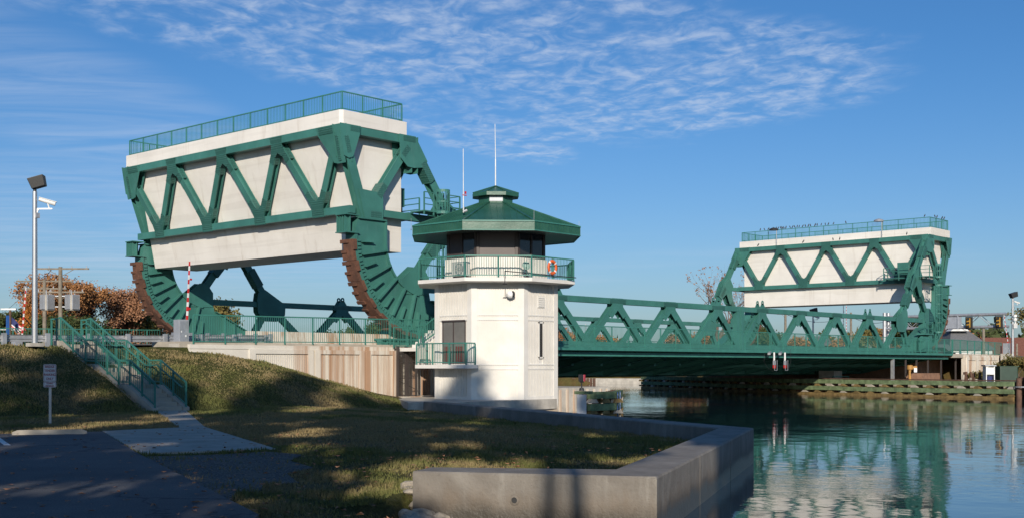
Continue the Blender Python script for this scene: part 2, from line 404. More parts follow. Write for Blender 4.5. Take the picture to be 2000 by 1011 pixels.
def thing(name, label, cat, loc, group=None):
    o = bpy.data.objects.new(name, None); COL.objects.link(o); o.empty_display_size = .3
    o.location = XF(loc) if XF else loc
    return tag(o, label, cat, group)
def group_part(name, parent):
    """an empty part under a thing that carries sub-parts"""
    o = bpy.data.objects.new(name, None); COL.objects.link(o); o.parent = parent; o.empty_display_size = .2
    return o
def copy_tree(o, loc=None, label=None, parent=None):
    c = o.copy(); COL.objects.link(c)
    if parent: c.parent = parent
    for ch in list(o.children): copy_tree(ch, parent=c)
    if loc is not None: c.location = loc
    if label: c['label'] = label
    return c
def ray(px):
    u = (px - 1000) / 2380; return (CT + ST * u, ST - CT * u)
def G(px, py, z):
    """point of a level plane at height z"""
    d = (EYE - z) * 2380 / (py - 712); a, b = ray(px); return (a * d, b * d, z)
def onY(px, y):
    a, b = ray(px); return a * y / b
def onX(px, x):
    a, b = ray(px); return b * x / a
def Z(py, d): return EYE + (712 - py) / 2380 * d
def dist(x, y): return x * CT + y * ST
def at(px, d, z=0.0):
    a, b = ray(px); return (a * d, b * d, z)
# ------------------------------------------------------------------ railings
def railing(parent, p0, p1, h=1.07, sp=1.75, gap=.13, bs=.017, mat='rail', ends=(True, True), mid=None, low=.12, name_post='post'):
    """baluster railing from p0 to p1 (deck level points), as parts of parent"""
    p0 = Vector(p0); p1 = Vector(p1); L = (p1 - p0).length; n = max(1, round(L / sp)); d = (p1 - p0) / n
    up = Vector((0, 0, 1))
    MB().beam(p0 + up * h, p1 + up * h, .06, .06).build('top_rail', mat, parent)
    MB().beam(p0 + up * low, p1 + up * low, .045, .045).build('bottom_rail', mat, parent)
    if mid: MB().beam(p0 + up * mid, p1 + up * mid, .035, .035).build('middle_rail', mat, parent)
    for i in range(n + 1):
        if (i == 0 and not ends[0]) or (i == n and not ends[1]): continue
        q = p0 + d * i
        MB().beam(q, q + up * (h - .03), .06, .06).build(name_post, mat, parent)
    for i in range(n):
        m = MB(); a = p0 + d * i; k = max(2, round(d.length / gap))
        for j in range(1, k):
            q = a + d * (j / k); m.beam(q + up * (low + .02), q + up * (h - .03), bs, bs)
        m.build('baluster_panel', mat, parent)

# ------------------------------------------------------------------ one bascule leaf (the right one is its mirror image)
XC = 84.4
YN, YF = 52.2, 74.3
NOD = [81.1, 74.65, 68.2, 61.75, 54.8]
BOT = [84.15, 77.9, 71.4, 65.0, 58.5, 53.0]
CX, CZ, RO, RI = 49.35, 9.6, 5.30, 2.95
def memb(p, q, width, depth, nrm):
    """H section whose flat flanges face along nrm"""
    d = (Vector(q) - Vector(p)).normalized(); u = Vector(nrm).cross(d)
    return MB().ibeam(p, q, depth, width, u)
def clipped(p, q, a, b):
    p = Vector(p); q = Vector(q); d = (q - p).normalized(); return p + d * a, q - d * b
def leaf(label, xf):
    global XF
    XF = xf
    root = thing('bascule_leaf', label, 'bridge leaf', (CX, YN, 3.6), 'leaves of the bascule bridge')
    # counterweight
    cwm = MB()
    cwm.prism([(45.05, 9.15), (48.3, 9.15), (48.3, 15.84), (43.70, 15.84)], 'xz', 52.65, 73.75)
    o = cwm.build('counterweight', 'cw', root)
    c = .18
    pts = [(43.2 + c, 51.95), (48.1, 51.95), (48.1, 74.5), (43.2 + c, 74.5), (43.2, 74.5 - c), (43.2, 51.95 + c)]
    MB().prism(pts, 'xy', 15.86, 16.62).build('parapet_band', 'cw', o)
    rl = group_part('counterweight_railing', root)
    rz = 16.62
    a, b, c2, d = (43.45, 52.15, rz), (47.9, 52.15, rz), (47.9, 74.3, rz), (43.45, 74.3, rz)
    railing(rl, a, d, 1.05, 1.72, .14, ends=(True, True)); railing(rl, a, b, 1.05, 1.6, .14, ends=(False, True))
    railing(rl, b, c2, 1.05, 1.72, .14, ends=(False, True)); railing(rl, c2, d, 1.05, 1.6, .14, ends=(False, False))
    # transverse trusses carrying the counterweight: back face and channel face
    for (xt, xb, zt, zb, s) in ((43.35, 44.25, 15.62, 11.25, -1), (48.72, 48.66, 15.62, 11.25, 1)):
        t = group_part('cross_truss', root)
        tp = lambda k: Vector((xt, YN + (YF - YN) * k / 4, zt)); bp = lambda k: Vector((xb, YN + (YF - YN) * k / 4, zb))
        nrm = (bp(0) - tp(0)).cross(Vector((0, 1, 0))).normalized() * 1.0
        MB().beam(tp(0) - Vector((0, .1, 0)), tp(4) + Vector((0, .1, 0)), .42, .44).build('top_chord', 'green', t)
        MB().beam(bp(0), bp(4), .42, .42).build('bottom_chord', 'green', t)
        for k in range(4):
            for (p, q) in ((tp(k), bp(k + .5)), (bp(k + .5), tp(k + 1))):
                p1, q1 = clipped(p, q, .2, .2)
                memb(p1, q1, .42, .40, nrm).build('diagonal', 'green', t)
                L = (q - p).length; dd = (q - p).normalized()
                for (e, f) in ((.75, 1.45), (L - 1.45, L - .75)):
                    u = nrm.cross(dd); MB().beam(p + dd * e, p + dd * f, .46, .40, u).build('splice_plate', 'bolted', t)
        dn = (bp(0) - tp(0)).normalized(); off = nrm * .215
        for k in (1, 2, 3):
            g = MB(); cpt = tp(k)
            poly = [(-.62, -.24), (.62, -.24), (.62, .15), (.36, .95), (.16, 1.0), (0, .55), (-.16, 1.0), (-.36, .95), (-.62, .15)]
            poly = [(-.55, -.22), (.55, -.22), (.50, .25), (.66, .78), (.30, .92), (0, .70), (-.30, .92), (-.66, .78), (-.50, .25)]
            for sg in (-1, 1):
                vs = [cpt + off * sg + Vector((0, u_, 0)) + dn * v_ for u_, v_ in poly]; vs2 = [v_ + nrm * .03 * sg for v_ in vs]
                n = len(vs); g.add(vs + vs2, [tuple(range(n)), tuple(range(2 * n - 1, n - 1, -1))] + [(i, n + i, n + (i + 1) % n, (i + 1) % n) for i in range(n)])
            g.build('gusset_plate', 'bolted', t)
        for k in (.5, 1.5, 2.5, 3.5):
            g = MB(); cpt = bp(k)
            for sg in (-1, 1):
                vs = [cpt + off * sg + Vector((0, u_, 0)) - dn * v_ for u_, v_ in poly]; vs2 = [v_ + nrm * .03 * sg for v_ in vs]
                n = len(vs); g.add(vs + vs2, [tuple(range(n)), tuple(range(2 * n - 1, n - 1, -1))] + [(i, n + i, n + (i + 1) % n, (i + 1) % n) for i in range(n)])
            g.build('gusset_plate', 'bolted', t)
        # big corner plates
        for yy, sg in ((YN, 1), (YF, -1)):
            cpt = Vector((xt, yy, zt)); g = MB()
            py = [(-.30, -.24), (1.75, -.24), (1.70, .22), (.90, 1.35), (.68, 1.80), (.35, 1.88), (-.30, 1.88)]
            for s2 in (-1, 1):
                vs = [cpt + off * s2 + Vector((0, u_ * sg, 0)) + dn * v_ for u_, v_ in py]; vs2 = [v_ + nrm * .032 * s2 for v_ in vs]
                n = len(vs); g.add(vs + vs2, [tuple(range(n)), tuple(range(2 * n - 1, n - 1, -1))] + [(i, n + i, n + (i + 1) % n, (i + 1) % n) for i in range(n)])
            g.build('gusset_plate', 'green', t)
            for s2 in (-1, 1):
                o2 = off * s2 + nrm * .05 * s2
                MB().beam(cpt + o2 + Vector((0, sg * 1.55, 0)), cpt + o2 + Vector((0, sg * .35, 0)), .03, .36, dn).build('splice_plate', 'bolted', t)
                MB().beam(cpt + o2 + dn * .35 + Vector((0, sg * .12, 0)), cpt + o2 + dn * 1.75 + Vector((0, sg * .12, 0)), .03, .22, (0, 1, 0)).build('splice_plate', 'bolted', t)
    # side frames
    for yy, sg in ((YN, -1), (YF, 1)):
        t = group_part('side_frame', root); N = (0, 1, 0)
        P = lambda x, z: Vector((x, yy, z))
        Tb, Tf, Lb, Mm, N1, Hn = P(43.35, 15.62), P(48.55, 15.62), P(45.3, 11.2), P(51.6, 11.15), P(54.8, 7.07), P(48.9, 7.6)
        MB().beam(Tb, Tf, .44, .46, (0, 1, 0)).build('top_chord', 'green', t)
        memb(Tb, P(45.2, 10.3), .58, .50, N).build('post', 'green', t)
        MB().beam(Lb, Mm, .40, .42, (0, 1, 0)).build('lower_strut', 'green', t)
        memb(Tf, P(45.7, 11.8), .46, .42, N).build('diagonal', 'green', t)
        memb(Tf, N1, .52, .50, N).build('inclined_post', 'green', t)
        memb(Mm, Hn, .52, .46, N).build('knee_strut', 'green', t)
        def plate(poly, mat='green', nm='gusset_plate', th=.035, o=.312):
            g = MB()
            for s2 in (-1, 1): g.prism(poly, 'xz', yy + s2 * o, yy + s2 * (o + th))
            g.build(nm, mat, t)
        plate([(43.05, 15.86), (44.55, 15.86), (44.5, 15.45), (44.0, 14.1), (43.7, 14.0), (43.35, 14.1)])
        plate([(47.45, 15.86), (48.72, 15.86), (49.68, 14.52), (49.25, 14.12), (48.6, 14.02), (48.1, 14.05), (47.55, 14.5)])
        plate([(44.4, 12.4), (46.2, 12.3), (46.2, 10.80), (44.85, 10.80)])
        plate([(51.1, 12.5), (52.2, 11.8), (53.2, 10.2), (52.7, 9.9), (51.7, 10.55), (51.0, 9.4), (50.4, 9.6), (50.6, 11.0), (50.3, 11.45)])
        plate([(47.65, 7.55), (48.7, 8.35), (49.3, 8.35), (49.8, 7.7), (49.8, 6.7), (47.65, 6.7)])
        for (p, q, w_) in ((P(43.5, 15.2), P(43.75, 14.3), .30), (P(47.75, 14.65), P(48.2, 15.2), .34), (P(49.35, 14.45), P(50.1, 13.4), .46),
                           (P(45.9, 12.1), P(46.4, 12.8), .40), (P(45.3, 11.05), P(46.1, 11.05), .34), (P(53.1, 9.5), P(53.9, 8.35), .58), (P(51.9, 11.2), P(52.7, 10.2), .42), (P(50.6, 9.7), P(50.0, 9.0), .58)):
            dd = (q - p).normalized(); MB().beam(p, q, .705, w_, Vector(N).cross(dd)).build('splice_plate', 'bolted', t)
        for (p, q) in ((P(44.5, 15.66), P(43.8, 15.66)), (P(47.75, 15.66), P(48.7, 15.66))): MB().beam(p, q, .30, .73, (0, 1, 0)).build('splice_plate', 'bolted', t)
        # rolling segmental girder
        g = MB(); W2 = .30
        outer = [(CX + RO * math.cos(R(a_)), CZ + RO * math.sin(R(a_))) for a_ in np.linspace(180, 268, 26)]
        inner = [(CX + RI * math.cos(R(a_)), CZ + RI * math.sin(R(a_))) for a_ in np.linspace(231, 180, 14)]
        poly = [(CX - RO + .35, 10.75)] + outer + [(50.4, 4.25), (54.2, 3.9), (53.6, 4.5), (49.95, 6.35), (49.8, 7.0), (49.75, 7.7), (49.2, 8.1), (48.7, 8.1)] + inner + [(CX - RI, 10.75)]
        g.prism(poly, 'xz', yy - W2, yy + W2)
        gd = g.build('rolling_girder', 'green', root)
        # inner and outer flanges
        f = MB(); f.ring(CX, CZ, RI - .05, RI + .06, 180, 262, yy - W2 - .12, yy + W2 + .12, 22)
        f.box(CX - RI - .06, CX - RI + .05, yy - W2 - .12, yy + W2 + .12, CZ, 10.8)
        f.box(CX - RO + .3, CX - RI, yy - W2 - .16, yy + W2 + .16, 10.72, 10.8)
        f.beam((49.95, yy, 6.38), (53.7, yy, 4.52), .05, 1.1, (0, 1, 0))
        f.build('flange', 'green', gd)
        f = MB(); f.ring(CX, CZ, RO - .22, RO - .02, 176, 268, yy - W2 - .10, yy + W2 + .10, 34)
        for i in range(36):
            a_ = 181 + i * 2.45; ca, sa = math.cos(R(a_)), math.sin(R(a_)); rr = RO - .33
            for s2 in (-1, 1):
                f.beam((CX + ca * (rr - .09), yy + s2 * (W2 + .05), CZ + sa * (rr - .09)), (CX + ca * (rr + .12), yy + s2 * (W2 + .05), CZ + sa * (rr + .12)), .12 + .05 * (i % 2), .16, (0, 1, 0))
        f.build('bolted_flange', 'green', gd)
        for i in range(11):
            a_ = 182 + i * 8.1; full = i % 2 == 1
            ca, sa = math.cos(R(a_)), math.sin(R(a_)); r0 = RI + .06 if full else RO - 1.35; r1 = RO - (.42 if full else .50)
            s_ = MB()
            for s2 in (-1, 1):
                y_ = yy + s2 * (W2 + .13)
                s_ = MB(); s_.beam((CX + ca * r0, y_, CZ + sa * r0), (CX + ca * r1, y_, CZ + sa * r1), .045, .26, (0, 1, 0))
                if full: s_.beam((CX + ca * r0, y_ + s2 * .12, CZ + sa * r0), (CX + ca * r1, y_ + s2 * .12, CZ + sa * r1), .10, .03, (0, 1, 0))
                s_.build('stiffener_rib', 'green', gd)
        for x_ in (50.6, 51.5, 52.4, 53.2):
            for s2 in (-1, 1): s_ = MB(); s_.box(x_ - .02, x_ + .02, yy + s2 * (W2 + .15) - .13, yy + s2 * (W2 + .15) + .13, 4.0, 6.1 - (x_ - 50.4) * .5); s_.build('stiffener_rib', 'green', gd)
        # cast tread with interlocking lugs
        tr = MB(); nseg = 7
        for i in range(nseg):
            a0 = 180.5 + i * 12.5; a1 = a0 + 12.3; m_ = a0 + 6.2
            tr.ring(CX, CZ, RO - .02, RO + .17, a0, a1, yy - .40, yy + .40, 5)
            tr.ring(CX, CZ, RO - .05, RO + .165, a0 + .1, m_, yy - .52, yy - .402, 3)
            tr.ring(CX, CZ, RO - .05, RO + .165, m_ + .2, a1, yy + .402, yy + .56, 3)
            tr.ring(CX, CZ, RO + .15, RO + .26, a0 + .1, a0 + 2.2, yy - .1, yy + .56, 1); tr.ring(CX, CZ, RO + .15, RO + .24, m_, m_ + 1.6, yy + .1, yy + .56, 1)
        tr.build('tread', 'rust', gd)
        # bumper bracket on the back of the girder top
        bk = MB(); x0 = CX - RO
        bk.box(x0 - .62, x0 + .25, yy + .37, yy + .42, 9.95, 10.85)
        bk.box(x0 - .66, x0 + .3, yy - .48, yy + .48, 10.86, 10.92); bk.box(x0 - .66, x0 + .3, yy - .48, yy + .48, 9.88, 9.94)
        bk.box(x0 - .3, x0 - .25, yy - .36, yy + .36, 9.95, 10.85)
        for q in (-.2, 0, .2): bk.box(x0 - .56, x0 - .3, yy + q - .02, yy + q + .02, 9.95, 10.85)
        bk.build('bumper_bracket', 'green', gd)
        # main truss
        t = group_part('main_truss', root)
        MB().box(49.85, XC - .12, yy - .21, yy + .21, 6.87, 7.27).build('top_chord', 'green', t)
        MB().box(50.2, XC - .10, yy - .23, yy + .23, 3.32, 4.22).build('bottom_chord', 'green', t)
        MB().box(XC - .55, XC - .12, yy - .20, yy + .20, 4.23, 6.86).build('end_post', 'green', t)
        for k, xn in enumerate(NOD):
            for xb in (BOT[k], BOT[k + 1]):
                p, q = clipped(P(xn, 7.05), P(xb, 4.0), .25, .05)
                memb(p, q, .44, .38, N).build('diagonal', 'green', t)
            big_ = k == 4
            if big_: poly = [(53.75, 7.9), (54.35, 8.15), (56.2, 7.1), (56.15, 6.35), (55.8, 5.85), (54.2, 5.85), (53.7, 6.5), (53.65, 7.3)]
            else: poly = [(xn - .62, 7.28), (xn + .62, 7.28), (xn + .6, 6.75), (xn + .98, 6.05), (xn + .62, 5.88), (xn, 6.45), (xn - .62, 5.88), (xn - .98, 6.05), (xn - .6, 6.75)]
            g = MB(); o_ = .256 if big_ else .214
            for s2 in (-1, 1): g.prism(poly, 'xz', yy + s2 * o_, yy + s2 * (o_ + .034))
            g.build('gusset_plate', 'green', t)
            if k in (0, 3):
                for s2 in (-1, 1):
                    g = MB(); y0 = yy + s2 * .215; y1 = yy + s2 * .25
                    pts = [(xn - .45, 7.30), (xn + .45, 7.30)]
                    # lug with a lifting eye: ring plus feet
                    g.prism([(xn - .42, 7.28), (xn + .42, 7.28), (xn + .17, 7.62), (xn - .17, 7.62)], 'xz', y0, y1)
                    g.ring(xn, 7.70, .065, .185, 0, 360, min(y0, y1), max(y0, y1), 14)
                    g.build('lifting_lug', 'green', t)
        for xb in BOT[1:]:
            g = MB()
            for s2 in (-1, 1): g.prism([(xb - .85, 4.2), (xb + .85, 4.2), (xb + .62, 4.55), (xb + .35, 4.68), (xb, 4.35), (xb - .35, 4.68), (xb - .62, 4.55)], 'xz', yy + s2 * .235, yy + s2 * .265)
            g.build('gusset_plate', 'green', t)
        for xn in NOD[:4]: MB().box(xn - .9, xn + .9, yy - .262, yy + .262, 6.93, 7.21).build('splice_plate', 'bolted', t)
    # deck and floor system
    dk = MB(); dk.box(49.0, XC - .06, 49.35, 77.15, 3.52, 3.66); o = dk.build('deck', 'green', root)
    MB().box(50.6, XC - .08, 53.2, 73.3, 3.665, 3.72).build('road_surface', 'asphalt', o)
    MB().box(49.2, XC - .05, 49.22, 49.34, 3.56, 3.77).build('fascia', 'rail', o)
    MB().box(49.2, XC - .05, 77.16, 77.28, 3.56, 3.77).build('fascia', 'rail', o)
    st = MB()
    for y_ in (50.15, 51.1, 56, 59, 63, 67, 70.5, 75.4):
        st.box(49.2, XC - .1, y_ - .03, y_ + .03, 3.18, 3.50); st.box(49.2, XC - .1, y_ - .11, y_ + .11, 3.16, 3.19)
    st.build('stringer', 'green', o)
    MB().box(49.2, XC - .1, 49.70, 49.76, 3.19, 3.44).build('edge_channel', 'rail', o)
    nfb = 11
    for i in range(nfb):
        x_ = 51.6 + i * 3.22
        fb = MB(); mid = (YN + YF) / 2
        low = [(49.80, 3.20), (51.9, 2.95), (58.0, 1.75), (mid, 1.62), (YF + YN - 58.0, 1.75), (74.6, 2.95), (77.0, 3.24)]
        fb.prism([(49.80, 3.50)] + low + [(77.0, 3.50)], 'yz', x_ - .02, x_ + .02)
        fb.build('floor_beam', 'green', o)
        fl = MB()
        for (a_, b_) in zip(low[:-1], low[1:]): fl.beam((x_, a_[0], a_[1] - .02), (x_, b_[0], b_[1] - .02), .30, .035, (0, 0, 1))
        fl.build('bottom_flange', 'green', o)
    lb = MB()
    for i in range(nfb - 1):
        x_ = 51.6 + i * 3.22
        lb.beam((x_, 53, 2.65), (x_ + 3.22, 63, 1.75), .18, .18); lb.beam((x_, 63, 1.75), (x_ + 3.22, 73, 2.65), .18, .18)
        lb.beam((x_ + .2, 50.0, 3.3), (x_ + 3.0, 52.0, 3.05), .25, .10)
    lb.box(50.5, XC - .2, 57.8, 58.2, 1.8, 3.5); lb.box(50.5, XC - .2, 68.3, 68.7, 1.8, 3.5)
    lb.build('lateral_bracing', 'green', o)
    rl = group_part('deck_railing', root)
    railing(rl, (49.3, 49.28, 3.77), (XC - .1, 49.28, 3.77), 1.37, 1.83, .13)
    rl = group_part('deck_railing', root)
    railing(rl, (49.3, 77.22, 3.77), (XC - .1, 77.22, 3.77), 1.37, 2.6, .26)
    # service platforms and caged ladder
    pf = group_part('service_platform', root)
    MB().box(48.3, 51.3, 50.7, 51.85, 11.40, 11.47).build('platform_floor', 'green', pf)
    MB().box(49.05, 50.1, 52.9, 56.2, 11.42, 11.49).build('platform_floor', 'green', pf)
    def piperail(pts, h=1.05, n=3):
        r_ = MB()
        for a_, b_ in zip(pts[:-1], pts[1:]):
            a_ = Vector(a_); b_ = Vector(b_)
            for k in range(1, n + 1): r_.beam(a_ + Vector((0, 0, h * k / n)), b_ + Vector((0, 0, h * k / n)), .05, .05)
        for a_ in pts: a_ = Vector(a_); r_.beam(a_ - Vector((0, 0, .25)), a_ + Vector((0, 0, h)), .07, .07)
        r_.build('pipe_railing', 'green', pf)
    piperail([(48.35, 50.75, 11.47), (49.1, 50.75, 11.47)]); piperail([(50.2, 50.75, 11.47), (51.25, 50.75, 11.47), (51.25, 51.7, 11.47)])
    piperail([(50.05, 52.95, 11.49), (50.05, 54.5, 11.49), (50.05, 56.15, 11.49), (49.1, 56.15, 11.49)])
    cb = MB(); cb.box(49.2, 49.55, 53.7, 54.9, 12.0, 13.1); cb.build('control_cabinet', 'green', root)
    ld = group_part('caged_ladder', root)
    lx, ly = 49.65, 50.72
    m = MB(); m.box(lx - .26, lx - .21, ly - .03, ly + .03, 3.9, 12.6); m.box(lx + .21, lx + .26, ly - .03, ly + .03, 3.9, 12.6)
    for i in range(28): m.beam((lx - .22, ly, 4.1 + i * .3), (lx + .22, ly, 4.1 + i * .3), .03, .03)
    m.build('ladder', 'green', ld)
    m = MB()
    for z0, z1 in ((5.9, 10.6), (11.4, 12.65)):
        for i in range(9):
            a_ = R(175 + i * 190 / 8); x_, y_ = lx + .40 * math.cos(a_), ly - .12 + .46 * math.sin(a_)
            m.beam((x_, y_, z0), (x_, y_, z1), .05, .02, (0, 0, 1))
        k = int((z1 - z0) / 1.15) + 1
        for j in range(k + 1):
            z = z0 + (z1 - z0) * j / k; pts = [(lx + .41 * math.cos(R(175 + q * 190 / 14)), ly - .12 + .47 * math.sin(R(175 + q * 190 / 14)), z) for q in range(15)]
            h_ = .16 if j in (0, k) else .06
            for p, q in zip(pts[:-1], pts[1:]): m.beam(p, q, .015, h_)
    m.build('safety_cage', 'green', ld)
    # drive machinery beside the girder
    dm = MB(); dm.box(50.3, 52.4, 50.7, 51.6, 5.6, 5.75); dm.box(50.5, 51.1, 50.8, 51.5, 4.0, 5.6); dm.box(51.3, 52.1, 50.8, 51.5, 4.0, 5.2)
    dm.cyl((50.6, 51.1, 5.2), (52.3, 51.1, 5.2), .28, n=12); dm.box(50.4, 50.5, 50.7, 50.8, 5.7, 6.9); dm.box(52.2, 52.3, 50.7, 50.8, 5.7, 6.9); dm.box(50.4, 52.3, 50.7, 50.75, 6.2, 6.25); dm.box(50.4, 52.3, 50.7, 50.75, 6.8, 6.87)
    dm.build('drive_machinery', 'green', root)
    XF = None
    return root
leaf_a = leaf('nearest green bridge leaf behind the control tower, with the big white counterweight and rusty treads', None)
leaf_b = leaf('far green bridge leaf at right with birds along the rail of its white counterweight', lambda p: (2 * XC - p[0], p[1], p[2]))

# fixed track girders under the rolling treads
for s, lab in ((1, 'nearer the control tower'), (-1, 'on the far right bank')):
    for yy, l2 in ((YN, 'under the sidewalk side'), (YF, 'under the far roadside')):
        m = MB(); xa, xb = (46.2, 50.3) if s > 0 else (2 * XC - 50.3, 2 * XC - 46.2)
        m.box(xa, xb, yy - .45, yy + .45, 4.02, 4.12); m.box(xa, xb, yy - .2, yy + .2, 3.3, 4.02)
        for i in range(5): x_ = xa + .3 + i * .8; m.box(x_, x_ + .04, yy - .42, yy + .42, 3.5, 4.02)
        tag(m.build('track_girder', 'green'), 'low green steel track girder %s, %s rolling tread' % (lab, l2), 'girder', 'track girders')

# approach decks, railings
def rail_thing(label, segs, h=1.37, sp=1.75, gap=.13, group=None):
    t = thing('railing', label, 'railing', segs[0][0], group)
    for i, (a, b) in enumerate(segs): railing(t, a, b, h, sp, gap, ends=(i == 0, True))
    return t
rail_thing('tall green baluster railing on top of the rust streaked retaining wall', [((32.1, 49.28, 3.58), (44.4, 49.28, 3.70)), ((44.4, 49.28, 3.72), (49.1, 49.28, 3.75))], group='approach railings')
rail_thing('green mesh railing running right above the cream abutment wall', [((2 * XC - 49.1, 49.28, 3.77), (132.6, 49.28, 3.62))], group='approach railings')
rail_thing('long low green railing behind the guardrail across the far side of the road', [((10, 77.3, 3.3), (49.0, 77.3, 3.75))], 1.37, 2.4, .2, group='approach railings')
rail_thing('green railing along the far side of the road beyond the right leaf', [((2 * XC - 49.1, 77.3, 3.77), (150, 77.3, 3.6))], 1.37, 2.4, .26, group='approach railings')
# ------------------------------------------------------------------ ground
WALLC = []     # centre line of the seawall
def mid(a, b): return ((a[0] + b[0]) / 2, (a[1] + b[1]) / 2)
ZT = 0.93
So = [G(806, 919, ZT)[:2], G(1283, 930, ZT)[:2], G(1472, 834.5, ZT)[:2]]
Si = [G(845, 911, ZT)[:2], G(1202, 915, ZT)[:2], G(1402, 834.8, ZT)[:2]]
ub = Vector((38.9 - Si[2][0], 41.0 - Si[2][1])).normalized()
nb = Vector((ub.y, -ub.x))
Si.append((Si[2][0] + ub.x * 25.6, Si[2][1] + ub.y * 25.6)); So.append((Si[3][0] + nb.x * .62, Si[3][1] + nb.y * .62))
WALLC = [mid(a, b) for a, b in zip(So, Si)]
WATER = WALLC + [(42.5, 43.5), (44.5, 47.0), (50.0, 49.8), (51.5, 80), (42, 120), (10, 190), (-80, 300), (20, 330), (90, 200), (131, 112.5), (141, 101), (116, 85), (104, 56), (98.5, 34), (99, 10), (96, -60), (60, -200), (10, -160), (6, -40), (8, 0), (9.5, 8), (11.6, 12.6)]
WP = np.array(WATER)
def sdist(x, y):
    """signed distance to the water outline, positive on land"""
    d = np.full(x.shape, 1e9); ins = np.zeros(x.shape, bool); n = len(WP)
    for i in range(n):
        a = WP[i]; b = WP[(i + 1) % n]; e = b - a
        t = np.clip(((x - a[0]) * e[0] + (y - a[1]) * e[1]) / (e @ e), 0, 1)
        d = np.minimum(d, np.hypot(x - a[0] - t * e[0], y - a[1] - t * e[1]))
        c = ((a[1] > y) != (b[1] > y))
        with np.errstate(divide='ignore', invalid='ignore'):
            xi = (b[0] - a[0]) * (y - a[1]) / (b[1] - a[1]) + a[0]
        ins ^= c & (x < xi)
    return np.where(ins, -d, d)
def ss(a, b, v): t = np.clip((v - a) / (b - a), 0, 1); return t * t * (3 - 2 * t)
def lin(a, b, v): return np.clip((v - a) / (b - a), 0, 1)
def roadz(x): return np.where(x < 32, 3.56 + (x - 32) * .018, 3.56)
HX = [-400, 0, 22, 32.5, 35.9, 39, 42.2, 44.4, 46]; HZ = [2.9, 3.25, 3.45, 3.21, 2.80, 1.99, 1.31, .90, .75]
def height(x, y):
    x = np.asarray(x, float); y = np.asarray(y, float)
    sd_ = sdist(x, y)
    left = x < 85
    base = np.where(left, .50 + .265 * lin(1.5, 6.5, sd_), 1.05)
    H = np.interp(x, HX, HZ)
    toe = np.interp(x, [20, 27, 36, 44], [41.6, 42.4, 43.0, 45.0])
    hl = base + (H - base) * np.clip(lin(toe, 49.0, y) + .06 * np.sin(lin(toe, 49, y) * np.pi), 0, 1)
    top = np.where(x < 44.5, roadz(x) - .12, .3)
    hl = np.where(y > 49.25, np.where(y < 78, top, 1.0 + (top - 1.0) * (1 - ss(78, 85, y))), hl)
    st = (x > 25.5) & (x < 27.7) & (y > 41.5) & (y < 50.6)
    hl = np.where(st, hl - .30, hl)
    # right bank: fill between the abutment walls, dry grass slope in front
    Hr = np.interp(x, [127, 131, 136, 400], [1.05, 2.2, 3.45, 3.5])
    hr = 1.05 + (Hr - 1.05) * ss(40, 49.0, y)
    topr = np.where(x > 124.6, 3.5, 1.05)
    hr = np.where(y > 49.25, np.where(y < 78, topr, 1.05 + (topr - 1.05) * (1 - ss(78, 86, y))), hr)
    h = np.where(left, hl, hr)
    h = h + .025 * np.sin(x * 1.3 + y * .7) * np.sin(y * 1.1 - x * .4) * (sd_ > 1)
    bank = lin(-.35, .35, sd_)
    nat = (x < 13) & (y < 14)                              # natural shore at the near end of the seawall
    bank = np.where(nat, ss(-3.0, 1.6, sd_), bank)
    return -1.6 + (h + 1.6) * bank
xs = np.concatenate([[-3000, -1200, -500, -200, -100, -60, -30, -15], np.arange(-8, 4, 1.0), np.arange(4, 50, .35), np.arange(50, 60, .6), np.arange(60, 150, 1.5), [155, 165, 180, 220, 300, 500, 1000, 2000, 4500]])
ys = np.concatenate([[-2500, -900, -300, -150, -80, -50, -30, -15], np.arange(-8, 8, 1.0), np.arange(8, 49, .35), [49.2, 49.3, 49.6], np.arange(50.2, 60, 1.0), np.arange(60, 130, 1.5), [135, 145, 160, 190, 230, 300, 500, 1000, 2200, 4500]])
gx, gy = np.meshgrid(xs, ys); gz = height(gx, gy)
nx, ny = len(xs), len(ys)
verts = np.stack([gx.ravel(), gy.ravel(), gz.ravel()], 1)
i = np.arange(nx - 1); j = np.arange(ny - 1); ii, jj = np.meshgrid(i, j); k = (jj * nx + ii).ravel()
faces = np.stack([k, k + 1, k + 1 + nx, k + nx], 1)
me = bpy.data.meshes.new('ground'); me.from_pydata(verts.tolist(), [], faces.tolist()); me.polygons.foreach_set('use_smooth', [True] * len(faces)); me.materials.append(M['grass'])
ground = bpy.data.objects.new('ground', me); COL.objects.link(ground); ground['kind'] = 'structure'
me = bpy.data.meshes.new('water'); me.from_pydata([(-400, -1200, 0), (900, -1200, 0), (900, 900, 0), (-400, 900, 0)], [], [(0, 1, 2, 3)]); me.materials.append(M['water'])
wt = bpy.data.objects.new('water', me); COL.objects.link(wt); wt['kind'] = 'structure'
def hz(x, y): return float(height(np.array([x]), np.array([y]))[0])
def sheet(name, pts, z, m, kind='structure', lift=0.0, th=.0):
    mb = MB()
    if th: mb.prism([p[:2] for p in pts], 'xy', z - th, z)
    else: mb.add([(p[0], p[1], z) for p in pts], [tuple(range(len(pts)))])
    o = mb.build(name, m); o['kind'] = kind; return o
